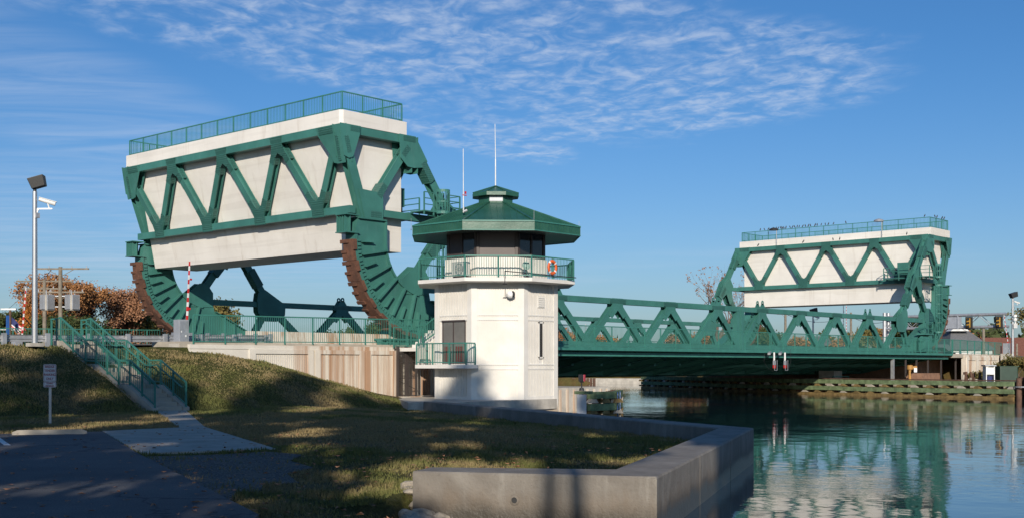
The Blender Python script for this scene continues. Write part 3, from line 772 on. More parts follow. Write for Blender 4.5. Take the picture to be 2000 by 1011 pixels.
def drape(name, poly, m, lift, step=.5):
    """sheet that follows the ground a little above it"""
    P = np.array([p[:2] for p in poly]); bm = bmesh.new()
    vs = [bm.verts.new((p[0], p[1], 0)) for p in P]; bm.faces.new(vs)
    for ax, (lo, hi) in enumerate(zip(P.min(0), P.max(0))):
        v = math.ceil(lo / step) * step
        while v < hi:
            co = [0, 0, 0]; co[ax] = v; no = [0, 0, 0]; no[ax] = 1
            bmesh.ops.bisect_plane(bm, geom=bm.verts[:] + bm.edges[:] + bm.faces[:], plane_co=co, plane_no=no); v += step
    co = np.array([v.co[:2] for v in bm.verts]); hh = height(co[:, 0], co[:, 1])
    for v, h_ in zip(bm.verts, hh): v.co.z = h_ + lift
    me = bpy.data.meshes.new(name); bm.to_mesh(me); bm.free(); me.materials.append(M[m])
    o = bpy.data.objects.new(name, me); COL.objects.link(o); o['kind'] = 'structure'
    return o
zp = .80
pk = [G(-400, 856, .75), G(0, 850, .75), G(200, 845, .75), G(272, 890, .75), G(505, 1011, .75), (5.5, 8.5), (2, -8), (-25, -8), (-30, 40)]
sheet('car_park', pk, zp, 'asphalt', th=.06)
sw = [G(200, 844, .75), G(352, 837, .75), (25.9, 42.35), (27.25, 42.35), G(400, 836, .75), G(540, 880, .75), G(275, 889, .75)]
sheet('footpath', sw, zp + .004, 'path', th=.07)
gv = [G(278, 893, .75), G(520, 884, .75), G(590, 888, .75), G(566, 896, .75), G(612, 903, .75), G(560, 909, .75), G(585, 921, .75), G(520, 926, .75), G(505, 938, .75), G(462, 941, .75), G(450, 955, .75), G(425, 958, .75), G(408, 966, .75)]
drape('gravel_patch', gv, 'gravel', .015, .35)
sheet('parking_stripe', [G(-60, 820, .75), G(-52, 820, .75), G(21, 873, .75), G(8, 873, .75)], zp + .004, 'yline')
# road and pavements on the approaches
m = MB(); m.add([(-300, 51.8, float(roadz(np.array(-300.)))), (32, 51.8, 3.57), (32, 75, 3.57), (-300, 75, float(roadz(np.array(-300.))))], [(0, 1, 2, 3)])
m.box(32, 48.95, 51.8, 75, 3.45, 3.64); o = m.build('road', 'asphalt'); o['kind'] = 'structure'
m = MB(); m.box(2 * XC - 48.95, 400, 51.8, 75, 3.4, 3.66); o = m.build('road', 'asphalt'); o['kind'] = 'structure'
m = MB(); m.box(31.4, 48.95, 49.3, 51.7, 3.35, 3.70); m.box(31.4, 48.95, 75.05, 77.4, 3.35, 3.70); o = m.build('pavement', 'path'); o['kind'] = 'structure'
m = MB(); m.box(2 * XC - 48.95, 133.5, 49.3, 51.7, 3.35, 3.74); m.box(2 * XC - 48.95, 300, 75.05, 77.4, 3.35, 3.72); o = m.build('pavement', 'path'); o['kind'] = 'structure'

# ------------------------------------------------------------------ seawall
t = thing('seawall', 'thick grey concrete seawall turning two corners round the lawn by the water', 'wall', (So[1][0], So[1][1], -1.5))
for a, b in ((0, 1), (1, 2), (2, 3)):
    m = MB(); ch = .03
    P4 = [Si[a], So[a], So[b], Si[b]]
    c_ = np.mean(P4, 0)
    lo = [(p[0], p[1], -1.6) for p in P4]; hi = [(p[0], p[1], ZT - ch) for p in P4]
    def inset(p, q, r):    # small chamfer inwards on long sides
        return (p[0] + (q[0] - p[0]) / max(1e-6, math.dist(p, q)) * ch, p[1] + (q[1] - p[1]) / max(1e-6, math.dist(p, q)) * ch, ZT)
    tp_ = [inset(P4[0], P4[1], 0), inset(P4[1], P4[0], 0), inset(P4[2], P4[3], 0), inset(P4[3], P4[2], 0)]
    vs = lo + hi + tp_
    fs = [(0, 3, 2, 1), (8, 9, 10, 11)] + [(i_, (i_ + 1) % 4, 4 + (i_ + 1) % 4, 4 + i_) for i_ in range(4)] + [(4 + i_, 4 + (i_ + 1) % 4, 8 + (i_ + 1) % 4, 8 + i_) for i_ in range(4)]
    fs = [f for f in fs if f]
    # drop the end faces where two lengths join
    m.add(vs, fs); o = m.build('wall_section', 'sea', t)
# formwork joints and a weep hole in the near face
d0 = Vector((So[1][0] - So[0][0], So[1][1] - So[0][1], 0)).normalized(); nrm = Vector((d0.y, -d0.x, 0))
def on_face(f, z, o_=0.0): return Vector((So[0][0], So[0][1], z)) + Vector((So[1][0] - So[0][0], So[1][1] - So[0][1], 0)) * f + nrm * o_
m = MB(); c = on_face(.43, .52, .004); m.cyl(c, c + nrm * .006, .045, n=20); m.build('weep_hole', 'dark', t)
m = MB()
for k in range(20):
    a0 = 2 * math.pi * k / 20; a1 = 2 * math.pi * (k + 1) / 20
    p = lambda a_, r_: c + d0 * (math.cos(a_) * r_) + Vector((0, 0, math.sin(a_) * r_)) + nrm * .006
    m.add([p(a0, .046), p(a1, .046), p(a1, .075), p(a0, .075), p(a0, .046) + nrm * .02, p(a1, .046) + nrm * .02, p(a1, .075) + nrm * .010, p(a0, .075) + nrm * .010], [(0, 1, 2, 3), (4, 5, 6, 7), (0, 1, 5, 4), (2, 3, 7, 6)])
m.build('weep_collar', 'sea', t)
m = MB(); a = on_face(.63, -1.5, .002); b = on_face(.63, ZT - .04, .002); m.beam(a, b, .006, .006, nrm)
dS = Vector((So[2][0] - So[1][0], So[2][1] - So[1][1], 0)); nS = Vector((dS.y, -dS.x, 0)).normalized()
for f in (.31, .64):
    a = Vector((So[1][0], So[1][1], -1.5)) + dS * f + nS * .002; m.beam(a, a + Vector((0, 0, 2.4)), .008, .006, nS)
m.build('wall_joint', 'sea', t)

# riprap at the near end of the seawall
for k in range(90):
    px = rnd.uniform(795, 872); py = rnd.uniform(958, 1060)
    x_, y_, _ = G(px, py, .45 - (py - 960) * .002 - (px - 795) * .002)
    if (x_ - So[0][0]) * nrm.x + (y_ - So[0][1]) * nrm.y < .02 and (x_ - So[0][0]) * d0.x + (y_ - So[0][1]) * d0.y > -.1: continue
    bm = bmesh.new(); bmesh.ops.create_icosphere(bm, subdivisions=2, radius=1)
    s_ = rnd.uniform(.09, .22); sx, sy, sz = rnd.uniform(.8, 1.4), rnd.uniform(.7, 1.2), rnd.uniform(.45, .8)
    ph = rnd.random() * 9
    for v in bm.verts:
        q = 1 + .22 * math.sin(v.co.x * 3.1 + ph) * math.cos(v.co.y * 2.7 + ph * 2) + .10 * math.sin(v.co.z * 6 + ph)
        v.co = Vector((v.co.x * sx, v.co.y * sy, v.co.z * sz)) * q * s_
    me = bpy.data.meshes.new('riprap_rock'); bm.to_mesh(me); bm.free(); me.materials.append(M['rock'])
    o = bpy.data.objects.new('riprap_rock', me); COL.objects.link(o); o.location = (x_, y_, max(hz(x_, y_) + s_ * .2, .45 - (py - 960) * .002 - (px - 795) * .002 - s_ * .4)); o.rotation_euler.z = rnd.uniform(0, 6)
    tag(o, 'pale rock in the pile against the near left end of the seawall', 'rock', 'riprap rocks at the seawall end')

# ------------------------------------------------------------------ retaining wall of the left approach, abutment of the right
def panel_wall(name, label, x0, x1, joints, panels, zt, zb, y):
    t = thing(name, label, 'wall', (x0, y, zb))
    for a, b in zip(joints[:-1], joints[1:]):
        MB().box(a + .012, b - .012, y, y + .4, zb, zt - .20).build('wall_panel', 'wall', t)
    MB().box(x0, x1, y - .03, y + .42, zt - .197, zt).build('coping', 'wall', t)
    for (a, b, top) in panels:     # raised frame round a ribbed field
        m = MB(); zf = zb
        n = int((b - a) / .115)
        for i_ in range(n):
            xa = a + .03 + (b - a - .06) * i_ / n; m.box(xa, xa + .06, y - .045, y - .002, zf, top - .05)
        m.build('ribbed_panel', 'wall', t)
        f = MB(); f.box(a - .35, a, y - .09, y - .002, zf, zt - .2); f.box(b, b + .35, y - .09, y - .002, zf, zt - .2); f.box(a, b, y - .088, y - .002, top, zt - .2)
        f.build('panel_frame', 'wall', t)
    return t
WY = 49.12
panel_wall('retaining_wall', 'cream concrete retaining wall with ribbed panels and rust streaks beside the grass slope', 31.8, 44.55, [31.8, 35.0, 39.05, 42.45, 44.55],
           [(35.45, 38.65, 3.16), (39.45, 42.05, 3.16), (42.85, 44.4, 3.16)], 3.57, .2, WY)
panel_wall('abutment_wall', 'cream concrete abutment wall with ribbed panels at the right end of the bridge', 122.4, 131.5, [122.4, 125.2, 128.0, 131.5],
           [(123.0, 124.9, 3.1), (125.7, 127.7, 3.1), (128.5, 130.9, 3.1)], 3.62, .6, WY)
# piers
t = thing('bridge_pier', 'stained concrete pier in the recess between the retaining wall and the control tower', 'pier', (44.6, 50.5, 0))
MB().box(44.6, 51.0, 50.3, 76.8, -1.5, 3.28).build('pier_body', 'wall', t)
m = MB()
for i_ in range(30): m.box(44.8 + i_ * .21, 44.88 + i_ * .21, 50.25, 50.298, .9, 3.1)
m.build('ribbed_panel', 'wall', t)
MB().box(44.62, 49.0, 49.4, 50.1, 3.10, 3.34).build('pavement_beam', 'conc', t)
MB().box(44.6, 47.4, 48.3, 50.25, .55, .90).build('footing', 'wall', t)
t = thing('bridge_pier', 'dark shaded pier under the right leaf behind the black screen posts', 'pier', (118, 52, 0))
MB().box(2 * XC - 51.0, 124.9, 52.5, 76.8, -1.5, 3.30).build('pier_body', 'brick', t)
t = thing('bulkhead', 'pale concrete bulkhead at the waterline right of the control tower', 'bulkhead', (50, 44, 0))
MB().box(49.4, 56.0, 43.2, 51.0, -1.5, 1.35).build('bulkhead_body', 'conc', t)
m = MB()
for i_ in range(11): m.box(49.6 + i_ * .6, 49.72 + i_ * .6, 43.12, 43.198, -1.2, 1.25)
m.build('sheet_rib', 'wall', t)

# concrete slab between the lawn and the tower
sheet('pavement', [(38.6, 41.6), (44.5, 49.1), (44.6, 49.1), (48, 49.1), (48, 40.5), (41, 40.0)], .87, 'conc', th=.5)

# ------------------------------------------------------------------ steps up the grass slope
t = thing('outdoor_stairs', 'concrete steps climbing the grass slope to the road between green railings', 'stairs', (26.55, 42.4, .75))
prof = []; y_, z_ = 42.4, .80; segs = []
rise = (3.50 - .80) / 16
for nfl, steps in enumerate((5, 5, 6)):
    segs.append((y_, z_))
    for k in range(steps):
        prof.append((y_, z_, z_ + rise)); y_ += .36; z_ += rise
    segs.append((y_, z_))
    if nfl < 2: y_ += .85
yend = y_
m = MB(); yy_ = 42.4
allp = []; cur = .80; y2 = 42.4
pts = [(42.4, .3)]
y2, z2 = 42.4, .80
for nfl, steps in enumerate((5, 5, 6)):
    for k in range(steps):
        pts.append((y2, z2)); z2 += rise; pts.append((y2, z2)); y2 += .36
    if nfl < 2: y2 += .85
pts += [(y2 + .9, z2), (y2 + .9, .3)]
clean = [pts[0]]
for p in pts[1:]:
    if math.dist(p, clean[-1]) > 1e-4: clean.append(p)
m.prism(clean, 'yz', 26.0, 27.1); m.build('steps', 'path', t)
for x0 in (25.72, 27.12):
    m = MB(); q = [(42.3, .3), (42.3, .92)]
    for (a, b) in segs: q.append((a, b + .16))
    q += [(yend + .4, segs[-1][1] + .16), (yend + .4, .3)]
    m.prism(q, 'yz', x0, x0 + .26); m.build('stringer', 'path', t)
for x0, lab in ((25.85, 'left green railing beside the concrete steps, nearer the parking sign'), (27.25, 'right green railing beside the concrete steps, nearer the gate cabinet')):
    tr = thing('stair_railing', lab, 'railing', (x0, 42.4, .95), 'stair railings')
    pts3 = [Vector((x0, a, b + .16)) for a, b in segs]; pts3[0] = Vector((x0, 42.35, .92)); pts3.append(Vector((x0, yend + .35, segs[-1][1] + .1)))
    m = MB(); m2 = MB(); H_ = 1.0; up = Vector((0, 0, 1))
    for a, b in zip(pts3[:-1], pts3[1:]): m.beam(a + up * H_, b + up * H_, .055, .055); m2.beam(a + up * .12, b + up * .12, .045, .045)
    e = pts3[-1]; m.beam(e + up * H_, e + Vector((0, .45, 0)) + up * H_, .07, .07); 
    m.build('top_rail', 'rail', tr); m2.build('bottom_rail', 'rail', tr)
    # inner grab rail
    m = MB(); xo = x0 + (.18 if x0 < 26.5 else -.18)
    for a, b in zip(pts3[:-1], pts3[1:]): m.beam(Vector((xo, a.y, a.z + .8)), Vector((xo, b.y, b.z + .8)), .045, .045)
    m.build('grab_rail', 'rail', tr)
    for a in pts3 + [e + Vector((0, .45, 0)), (pts3[0] + pts3[1]) / 2, (pts3[2] + pts3[3]) / 2, (pts3[4] + pts3[5]) / 2]: MB().beam(a - up * .12, a + up * H_, .06, .06).build('post', 'rail', tr)
    for a, b in zip(pts3[:-1], pts3[1:]):
        n = max(2, int(abs(b.y - a.y) / .14)); m = MB()
        for k in range(1, n): q = a + (b - a) * (k / n); m.beam(q + up * .12, q + up * H_, .016, .016)
        m.build('baluster_panel', 'rail', tr)
# ------------------------------------------------------------------ control tower (regular octagon)
TX, TY = 46.85, 43.75
def octp(a, z=None, rot=0.0):
    r = a / math.cos(math.pi / 8)
    p = [(TX + r * math.cos(math.pi / 8 + k * math.pi / 4), TY + r * math.sin(math.pi / 8 + k * math.pi / 4)) for k in range(8)]
    return p if z is None else [(x, y, z) for x, y in p]
def face_frame(k, a):
    """k-th face: centre, tangent, normal"""
    t = k * math.pi / 4; n = Vector((math.cos(t), math.sin(t), 0)); u = Vector((-n.y, n.x, 0)); return Vector((TX, TY, 0)) + n * a, u, n
tower = thing('control_tower', 'white octagonal control tower with dark green roof and wraparound balcony at the bridge end', 'tower', (TX, TY, .3))
A = 3.10; Wf = 2 * A * math.tan(math.pi / 8)
body = MB(); body.prism(octp(A), 'xy', -1.5, 6.70); bo = body.build('tower_body', 'tower', tower)
# corner pilasters, bands and fluted fields on each face
for k in range(8):
    c, u, n = face_frame(k, A)
    fb = MB()
    def slab(u0, u1, z0, z1, o0, o1, mb):
        vs = []
        for z in (z0, z1):
            for (uu, oo) in ((u0, o0), (u1, o0), (u1, o1), (u0, o1)): p = c + u * uu + n * oo; vs.append((p.x, p.y, z))
        mb.add(vs, [(0, 3, 2, 1), (4, 5, 6, 7), (0, 1, 5, 4), (1, 2, 6, 5), (2, 3, 7, 6), (3, 0, 4, 7)])
    e = Wf / 2
    slab(-e - .03, -e + .27, -1.4, 6.72, .002, .075, fb); slab(e - .27, e + .03, -1.4, 6.72, .002, .075, fb)
    slab(-e + .27, e - .27, -1.4, 1.02, .002, .060, fb)
    for z0, z1 in ((2.38, 2.44), (2.60, 2.66), (4.84, 4.90), (5.08, 5.14)): slab(-e + .27, e - .27, z0, z1, .002, .062, fb)
    fb.build('pilaster_frame', 'tower', bo)
    fl = MB(); nfl = 17
    door = (k == 4)
    for i_ in range(nfl):
        u0 = -e + .29 + (2 * e - .58) * i_ / nfl; u1 = u0 + (2 * e - .58) / nfl * .48
        for z0, z1 in ((1.02, 2.38), (2.44, 2.60), (2.66, 4.84), (4.90, 5.08), (5.14, 6.71)):
            if door and z0 < 4.8 and z1 > 2.6 and u0 > -.95 and u1 < .95: continue
            if k == 6 and 2.6 < z0 < 4.8 and abs(u0 + .02) < .15: continue
            slab(u0, u1, z0, z1, .002, .052, fl)
    fl.build('fluted_panel', 'tower', bo)
# door on the left face
c, u, n = face_frame(4, A)
def fbox(c, u, n, u0, u1, z0, z1, o0, o1, mb):
    vs = []
    for z in (z0, z1):
        for (uu, oo) in ((u0, o0), (u1, o0), (u1, o1), (u0, o1)): p = c + u * uu + n * oo; vs.append((p.x, p.y, z))
    mb.add(vs, [(0, 3, 2, 1), (4, 5, 6, 7), (0, 1, 5, 4), (1, 2, 6, 5), (2, 3, 7, 6), (3, 0, 4, 7)]); return mb
# u points towards -Y on this face; the doorway sits left of the middle
dgl = fbox(c, u, n, -.75, .85, 2.66, 4.84, .012, .03, MB()).build('glass_door', 'doorglass', bo)
m = MB(); fbox(c, u, n, -.78, .88, 4.80, 4.88, .031, .10, m)
for q in (-.78, -.02, .82): fbox(c, u, n, q, q + .06, 2.66, 4.80, .031, .055, m)
m.build('door_frame', 'winframe', bo)
m = MB(); fbox(c, u, n, .15, .7, 2.72, 3.55, .035, .05, m); fbox(c, u, n, -.62, -.2, 2.72, 3.55, .035, .05, m); m.build('dark_red_curtain', simple('dark_red_cloth', (.14, .02, .02), .9), bo)
m = MB(); fbox(c, u, n, -.60, -.05, 2.72, 3.5, .056, .3, m); 
# slit window and louvre on the right face
c, u, n = face_frame(6, A)
m = fbox(c, u, n, -.12, .14, 3.02, 4.72, .036, .05, MB()); m.build('slit_window', 'glass', bo)
m = MB()
fbox(c, u, n, -.18, -.12, 2.96, 4.80, .036, .085, m); fbox(c, u, n, .14, .20, 2.96, 4.80, .036, .085, m); fbox(c, u, n, -.18, .20, 4.72, 4.80, .036, .085, m); fbox(c, u, n, -.18, .20, 2.94, 3.02, .036, .085, m)
m.build('window_frame', 'tower', bo)
m = MB(); fbox(c, u, n, -.25, .25, 5.52, 6.12, .036, .075, m)
for i_ in range(5): fbox(c, u, n, -.22, .22, 5.57 + i_ * .105, 5.61 + i_ * .105, .076, .11, m)
m.build('louvre_vent', 'tower', bo)
# upper balcony slab with a sloping underside
m = MB(); o1, o2, o3 = octp(4.02, 6.92), octp(4.02, 6.74), octp(3.05, 6.69)
m.add(o1 + o2 + o3, [tuple(range(8))] + [(i_, 8 + i_, 8 + (i_ + 1) % 8, (i_ + 1) % 8) for i_ in range(8)] + [(8 + i_, 16 + i_, 16 + (i_ + 1) % 8, 8 + (i_ + 1) % 8) for i_ in range(8)] + [tuple(range(23, 15, -1))])
m.build('upper_balcony_slab', 'tower', tower)
rl = group_part('upper_balcony_railing', tower)
op = octp(3.96)
for k in range(8):
    a, b = op[k], op[(k + 1) % 8]; railing(rl, (*a, 6.92), (*b, 6.92), 1.07, 1.65, .115, ends=(True, False))
# cabin
ca = 2.62
cb = MB(); cb.prism(octp(ca), 'xy', 6.925, 8.02); cbo = cb.build('cabin_base', 'tower', tower)
m = MB()
for k in range(8):
    c, u, n = face_frame(k, ca); e = ca * math.tan(math.pi / 8)
    for i_ in range(9): fbox(c, u, n, -e + .06 + i_ * .235, -e + .17 + i_ * .235, 6.95, 8.0, .002, .028, m)
m.build('cabin_cladding', 'tower', cbo)
cab = group_part('cabin_glazing', tower)
for k in range(8):
    c, u, n = face_frame(k, ca - .1); e = (ca - .1) * math.tan(math.pi / 8)
    fbox(c, u, n, -e + .16, e - .16, 8.10, 9.28, -.05, -.02, MB()).build('window_pane', 'shade' if k in (5,) else 'glass', cab)
    m = MB(); fbox(c, u, n, -e, -e + .14, 8.02, 9.50, -.06, .03, m); fbox(c, u, n, e - .14, e, 8.02, 9.50, -.06, .03, m)
    fbox(c, u, n, -e + .14, e - .14, 8.02, 8.10, -.06, .03, m); fbox(c, u, n, -e + .14, e - .14, 9.28, 9.5, -.06, .03, m)
    if k in (4, 6): fbox(c, u, n, -.05, .05, 8.10, 9.28, -.06, .03, m)
    if k in (4,): fbox(c, u, n, -e + .1, -.05, 8.10, 9.28, -.018, 0.0, m)
    m.build('window_frame', 'winframe', cab)
MB().prism(octp(ca - .25), 'xy', 8.03, 9.5).build('cabin_core', 'winframe', tower)
# roof
ra, rz0, rz1, rt = 4.28, 9.22, 9.64, 11.00
m = MB(); e1, e2, e3, e4 = octp(ra, rz1), octp(ra, rz0), octp(ca - .05, 9.30), octp(.90, rt)
m.add(e1 + e4, [(i_, (i_ + 1) % 8, 8 + (i_ + 1) % 8, 8 + i_) for i_ in range(8)] + [tuple(range(8, 16))])
rf = m.build('roof', 'roof', tower)
m = MB(); m.add(e1 + e2, [(i_, 8 + i_, 8 + (i_ + 1) % 8, (i_ + 1) % 8) for i_ in range(8)])
def rp(k, t, s, lift=.012):
    """point on roof face k (t along eave -1..1, s up the slope 0..1)"""
    a = Vector(e1[k]) * (1 - s) + Vector(e4[k]) * s; b = Vector(e1[(k + 1) % 8]) * (1 - s) + Vector(e4[(k + 1) % 8]) * s
    return a * (1 - (t + 1) / 2) + b * (t + 1) / 2 + Vector((0, 0, lift))
m.build('fascia', 'roof', rf)
m = MB()
for k in range(8):
    a, b = Vector(e1[k]), Vector(e1[(k + 1) % 8]); c_, d_ = Vector(e4[k]), Vector(e4[(k + 1) % 8])
    eu = (b - a).normalized(); half = (b - a).length / 2; top = (d_ - c_).length / 2
    mid_e = (a + b) / 2; mid_t = (c_ + d_) / 2
    for i_ in range(-5, 6):
        x_ = i_ * .32
        s1 = 1.0 if abs(x_) < top else (half - abs(x_)) / (half - top)
        if s1 < .04: continue
        p = mid_e + eu * x_ + Vector((0, 0, .02)); q = mid_e * (1 - s1) + mid_t * s1 + eu * x_ + Vector((0, 0, .02))
        m.beam(p, q, .025, .045)
    m.beam(a + Vector((0, 0, .03)), c_ + Vector((0, 0, .03)), .12, .06)
    nf = 15; c, u, n = face_frame(k, ra)
    for i_ in range(nf + 1): x_ = -half + .02 + (2 * half - .04) * i_ / nf; fbox(c, u, n, x_ - .012, x_ + .012, rz0 + .02, rz1 - .02, .002, .022, m)
m.build('standing_seams', 'roof', rf)
m = MB()
for k in range(8):
    a, b = Vector(e1[k]), Vector(e1[(k + 1) % 8]); m.beam(a + Vector((0, 0, .02)), b + Vector((0, 0, .02)), .09, .07)
    a, b = Vector(e2[k]), Vector(e2[(k + 1) % 8]); m.beam(a, b, .07, .05)
m.build('gutter', 'rail', rf)
m = MB(); m.add(e2 + e3, [(i_, 8 + i_, 8 + (i_ + 1) % 8, (i_ + 1) % 8) for i_ in range(8)]); m.build('soffit', simple('dark_green_soffit', (.035, .055, .05), .35), rf)
m = MB(); m.prism(octp(.88), 'xy', 10.95, 11.38); cu = m.build('cupola', 'roof', tower)
m = MB()
c, u, n = face_frame(5, .88); fbox(c, u, n, -.34, .34, 11.08, 11.34, .002, .04, m); m.build('cupola_louvre', 'boxgrey', cu)
m = MB(); r1, r2, r3 = octp(1.20, 11.36), octp(1.20, 11.54), (TX, TY, 11.98)
m.add(r1 + r2 + [r3], [tuple(range(7, -1, -1))] + [(i_, (i_ + 1) % 8, 8 + (i_ + 1) % 8, 8 + i_) for i_ in range(8)] + [(8 + i_, 8 + (i_ + 1) % 8, 16) for i_ in range(8)])
m.build('cupola_cap', 'roof', cu)
m = MB()
for k in range(8): m.beam(Vector(r2[k]) + Vector((0, 0, .02)), Vector(r3) + Vector((0, 0, .02)), .06, .04)
m.build('cap_ridge', 'roof', cu)
# lower balcony by the door
x0, y0, y1 = 42.80, 41.95, 45.6
m = MB(); m.prism([(x0, y0), (x0, y1), (43.74, y1), (43.74, 42.45), (43.95, 42.2), (43.6, y0)], 'xy', 2.44, 2.62); m.build('lower_balcony_slab', 'tower', tower)
rl = group_part('lower_balcony_railing', tower)
railing(rl, (x0 + .06, y0 + .06, 2.62), (x0 + .06, y1 - .06, 2.62), 1.07, 1.15, .12); railing(rl, (x0 + .06, y0 + .06, 2.62), (43.5, y0 + .06, 2.62), 1.07, 1.2, .12, ends=(False, True))
railing(rl, (x0 + .06, y1 - .06, 2.62), (43.6, y1 - .06, 2.62), 1.07, 1.2, .12, ends=(False, True))
# access steps from the pavement to the tower
st = group_part('access_stair', tower)
m = MB()
for i_ in range(6): m.box(45.3 + i_ * .24, 46.7, 47.35, 48.5, 3.55 + i_ * .16, 3.71 + i_ * .16)
m.box(44.3, 46.9, 47.0, 47.15, 2.45, 3.5); m.box(44.9, 49.0, 47.2, 49.2, 3.35, 3.54); m.build('steps', 'tower', st)
railing(st, (44.55, 47.2, 3.6), (44.9, 47.2, 3.6), 1.1, 1.0, .12)
m = MB(); m.beam((44.9, 47.28, 4.6), (46.6, 47.28, 5.6), .06, .06); m.beam((44.9, 47.28, 3.8), (46.6, 47.28, 4.7), .05, .05)
for i_ in range(14): x_ = 44.9 + i_ * .13; m.beam((x_, 47.28, 3.8 + (x_ - 44.9) * .53), (x_, 47.28, 4.6 + (x_ - 44.9) * .59), .022, .022)
m.build('stair_rail', 'rail', st)

# --- things hung on or standing on the tower
def on_tower(k, a, uu, z, o=0.0):
    c, u, n = face_frame(k, a); p = c + u * uu + n * o; return Vector((p.x, p.y, z)), u, n
m = MB(); m.cyl((TX, TY, 11.9), (TX, TY, 13.4), .035, .03, 8); m.cyl((TX, TY, 13.4), (TX - .02, TY + .02, 15.25), .022, .014, 8)
tag(m.build('whip_antenna', 'white'), 'tall thin white whip antenna rising from the peak of the tower roof', 'antenna')
p = Vector(e1[5]) * .55 + Vector(e4[5]) * .45
p = at(905, 61.0, 10.2); p = Vector(p)
m = MB(); m.cyl(p, p + Vector((0, 0, 1.0)), .025, .025, 8); m.cyl(p + Vector((0, 0, 1.0)), p + Vector((-.01, 0, 3.2)), .022, .014, 8)
an = thing('whip_antenna', 'shorter white whip antenna with clamp on the left slope of the tower roof', 'antenna', tuple(p)); m.build('mast', 'white', an)
m = MB(); m.box(p.x - .04, p.x + .22, p.y - .03, p.y + .03, p.z + .86, p.z + .9); m.box(p.x + .1, p.x + .2, p.y - .02, p.y + .02, p.z + .95, p.z + 1.08); m.build('red_vane', 'red', an)
m = MB(); m.cyl(p + Vector((0, 0, .05)), p + Vector((.16, -.1, .12)), .07, .07, 8); m.cyl(p + Vector((0, 0, .15)), p + Vector((.12, .05, .28)), .03); m.build('clamp', 'galv', an)
m = MB()
for k, uu in ((5, -1.72), (6, 1.7)):
    pass
for px, d_, lab in ((803, 63.6, 'left corner'), (1043, 60.2, 'front right corner'), (1131, 65.0, 'right corner')):
    q = Vector(at(px, d_, 9.62)); m = MB(); m.cyl(q, q + Vector((0, 0, .62)), .012, .008, 6); m.cyl(q, q + Vector((0, 0, .06)), .04, .03, 8)
    tag(m.build('lightning_rod', 'alu'), 'short thin lightning rod at the %s of the tower eave' % lab, 'lightning rod')
# air conditioner, life ring, dish, camera
q, u, n = on_tower(5, 3.25, 1.02, 6.95)
q, u, n = on_tower(4, 3.0, .75, 6.95, .35)
def obox(mb, q, u, n, a, b, c0, c1, z0, z1): return fbox(Vector((q.x, q.y, 0)), u, n, a, b, z0, z1, c0, c1, mb)
ac = thing('air_conditioner', 'pale air conditioner unit standing on the upper balcony behind the left railing', 'air conditioner', tuple(q))
obox(MB(), q, u, n, -.48, .48, -.18, .18, 7.05, 7.75).build('housing', 'tower', ac)
m = MB()
for i_ in range(14):
    a0, a1 = 2 * math.pi * i_ / 14, 2 * math.pi * (i_ + 1) / 14
    pp = lambda a_, r_: q + u * (.08 + r_ * math.cos(a_)) + n * .20 + Vector((0, 0, .45 + r_ * math.sin(a_)))
    m.beam(pp(a0, .27), pp(a1, .27), .03, .03); m.beam(pp(a0, .05), pp(a0, .27), .012, .012)
m.build('fan_grille', 'galv', ac); obox(MB(), q, u, n, -.40, .40, -.14, .14, 6.93, 7.049).build('foot', 'black', ac)
q, u, n = on_tower(6, 3.96, -.35, 7.42, .07)
c_, u_, n_ = face_frame(6, 3.96)
lr = MB(); N1_, N2_ = 28, 10; vs = []; fs = []
qc = Vector(at(1075, 61.3, 7.50))
for i_ in range(N1_):
    a_ = 2 * math.pi * i_ / N1_
    for j_ in range(N2_):
        b_ = 2 * math.pi * j_ / N2_; rr = .29 + .075 * math.cos(b_)
        vs.append(qc + u_ * rr * math.cos(a_) + Vector((0, 0, rr * math.sin(a_) * 1.05)) + n_ * .055 * math.sin(b_))
        fs.append((i_ * N2_ + j_, ((i_ + 1) % N1_) * N2_ + j_, ((i_ + 1) % N1_) * N2_ + (j_ + 1) % N2_, i_ * N2_ + (j_ + 1) % N2_))
qc2 = Vector((qc.x, TY - 3.96 - .12, qc.z)); sh = qc2 - qc
life = thing('life_ring', 'orange life ring hanging on the upper balcony railing of the tower', 'life ring', tuple(qc2))
mm = MB(); mm.add([v + sh for v in vs], fs); mm.build('ring', 'orange', life, smooth=True)
m = MB()
for a_ in (45, 135, 225, 315):
    vs2 = []
    for aa in (a_ - 8, a_ + 8):
        for j_ in range(N2_):
            b_ = 2 * math.pi * j_ / N2_; rr = .29 + .083 * math.cos(b_)
            vs2.append(qc2 + u_ * rr * math.cos(R(aa)) + Vector((0, 0, rr * math.sin(R(aa)) * 1.05)) + n_ * .063 * math.sin(b_))
    m.add(vs2, [(j_, (j_ + 1) % N2_, N2_ + (j_ + 1) % N2_, N2_ + j_) for j_ in range(N2_)])
m.build('reflective_band', 'white', life)
# satellite dish
q, u, n = on_tower(6, 3.3, .55 - 1.2, 6.95)
q = Vector(at(1028, 60.9, 6.95))
ds = thing('satellite_dish', 'small pale green dish on a stand behind the upper balcony railing', 'dish', tuple(q))
m = MB(); dn_ = Vector((-.5, -.7, .45)).normalized(); t1 = dn_.cross(Vector((0, 0, 1))).normalized(); t2 = t1.cross(dn_)
cc = q + Vector((0, 0, .62)); vs = []; 
for j_, (r_, d_) in enumerate(((0.02, -.07), (.14, -.05), (.25, 0))):
    for i_ in range(16): a_ = 2 * math.pi * i_ / 16; vs.append(cc + t1 * r_ * math.cos(a_) * .8 + t2 * r_ * math.sin(a_) + dn_ * d_)
back = [Vector(v) - dn_ * .02 for v in vs]
fs = [tuple(range(16))] + [(j_ * 16 + i_, j_ * 16 + (i_ + 1) % 16, (j_ + 1) * 16 + (i_ + 1) % 16, (j_ + 1) * 16 + i_) for j_ in range(2) for i_ in range(16)]
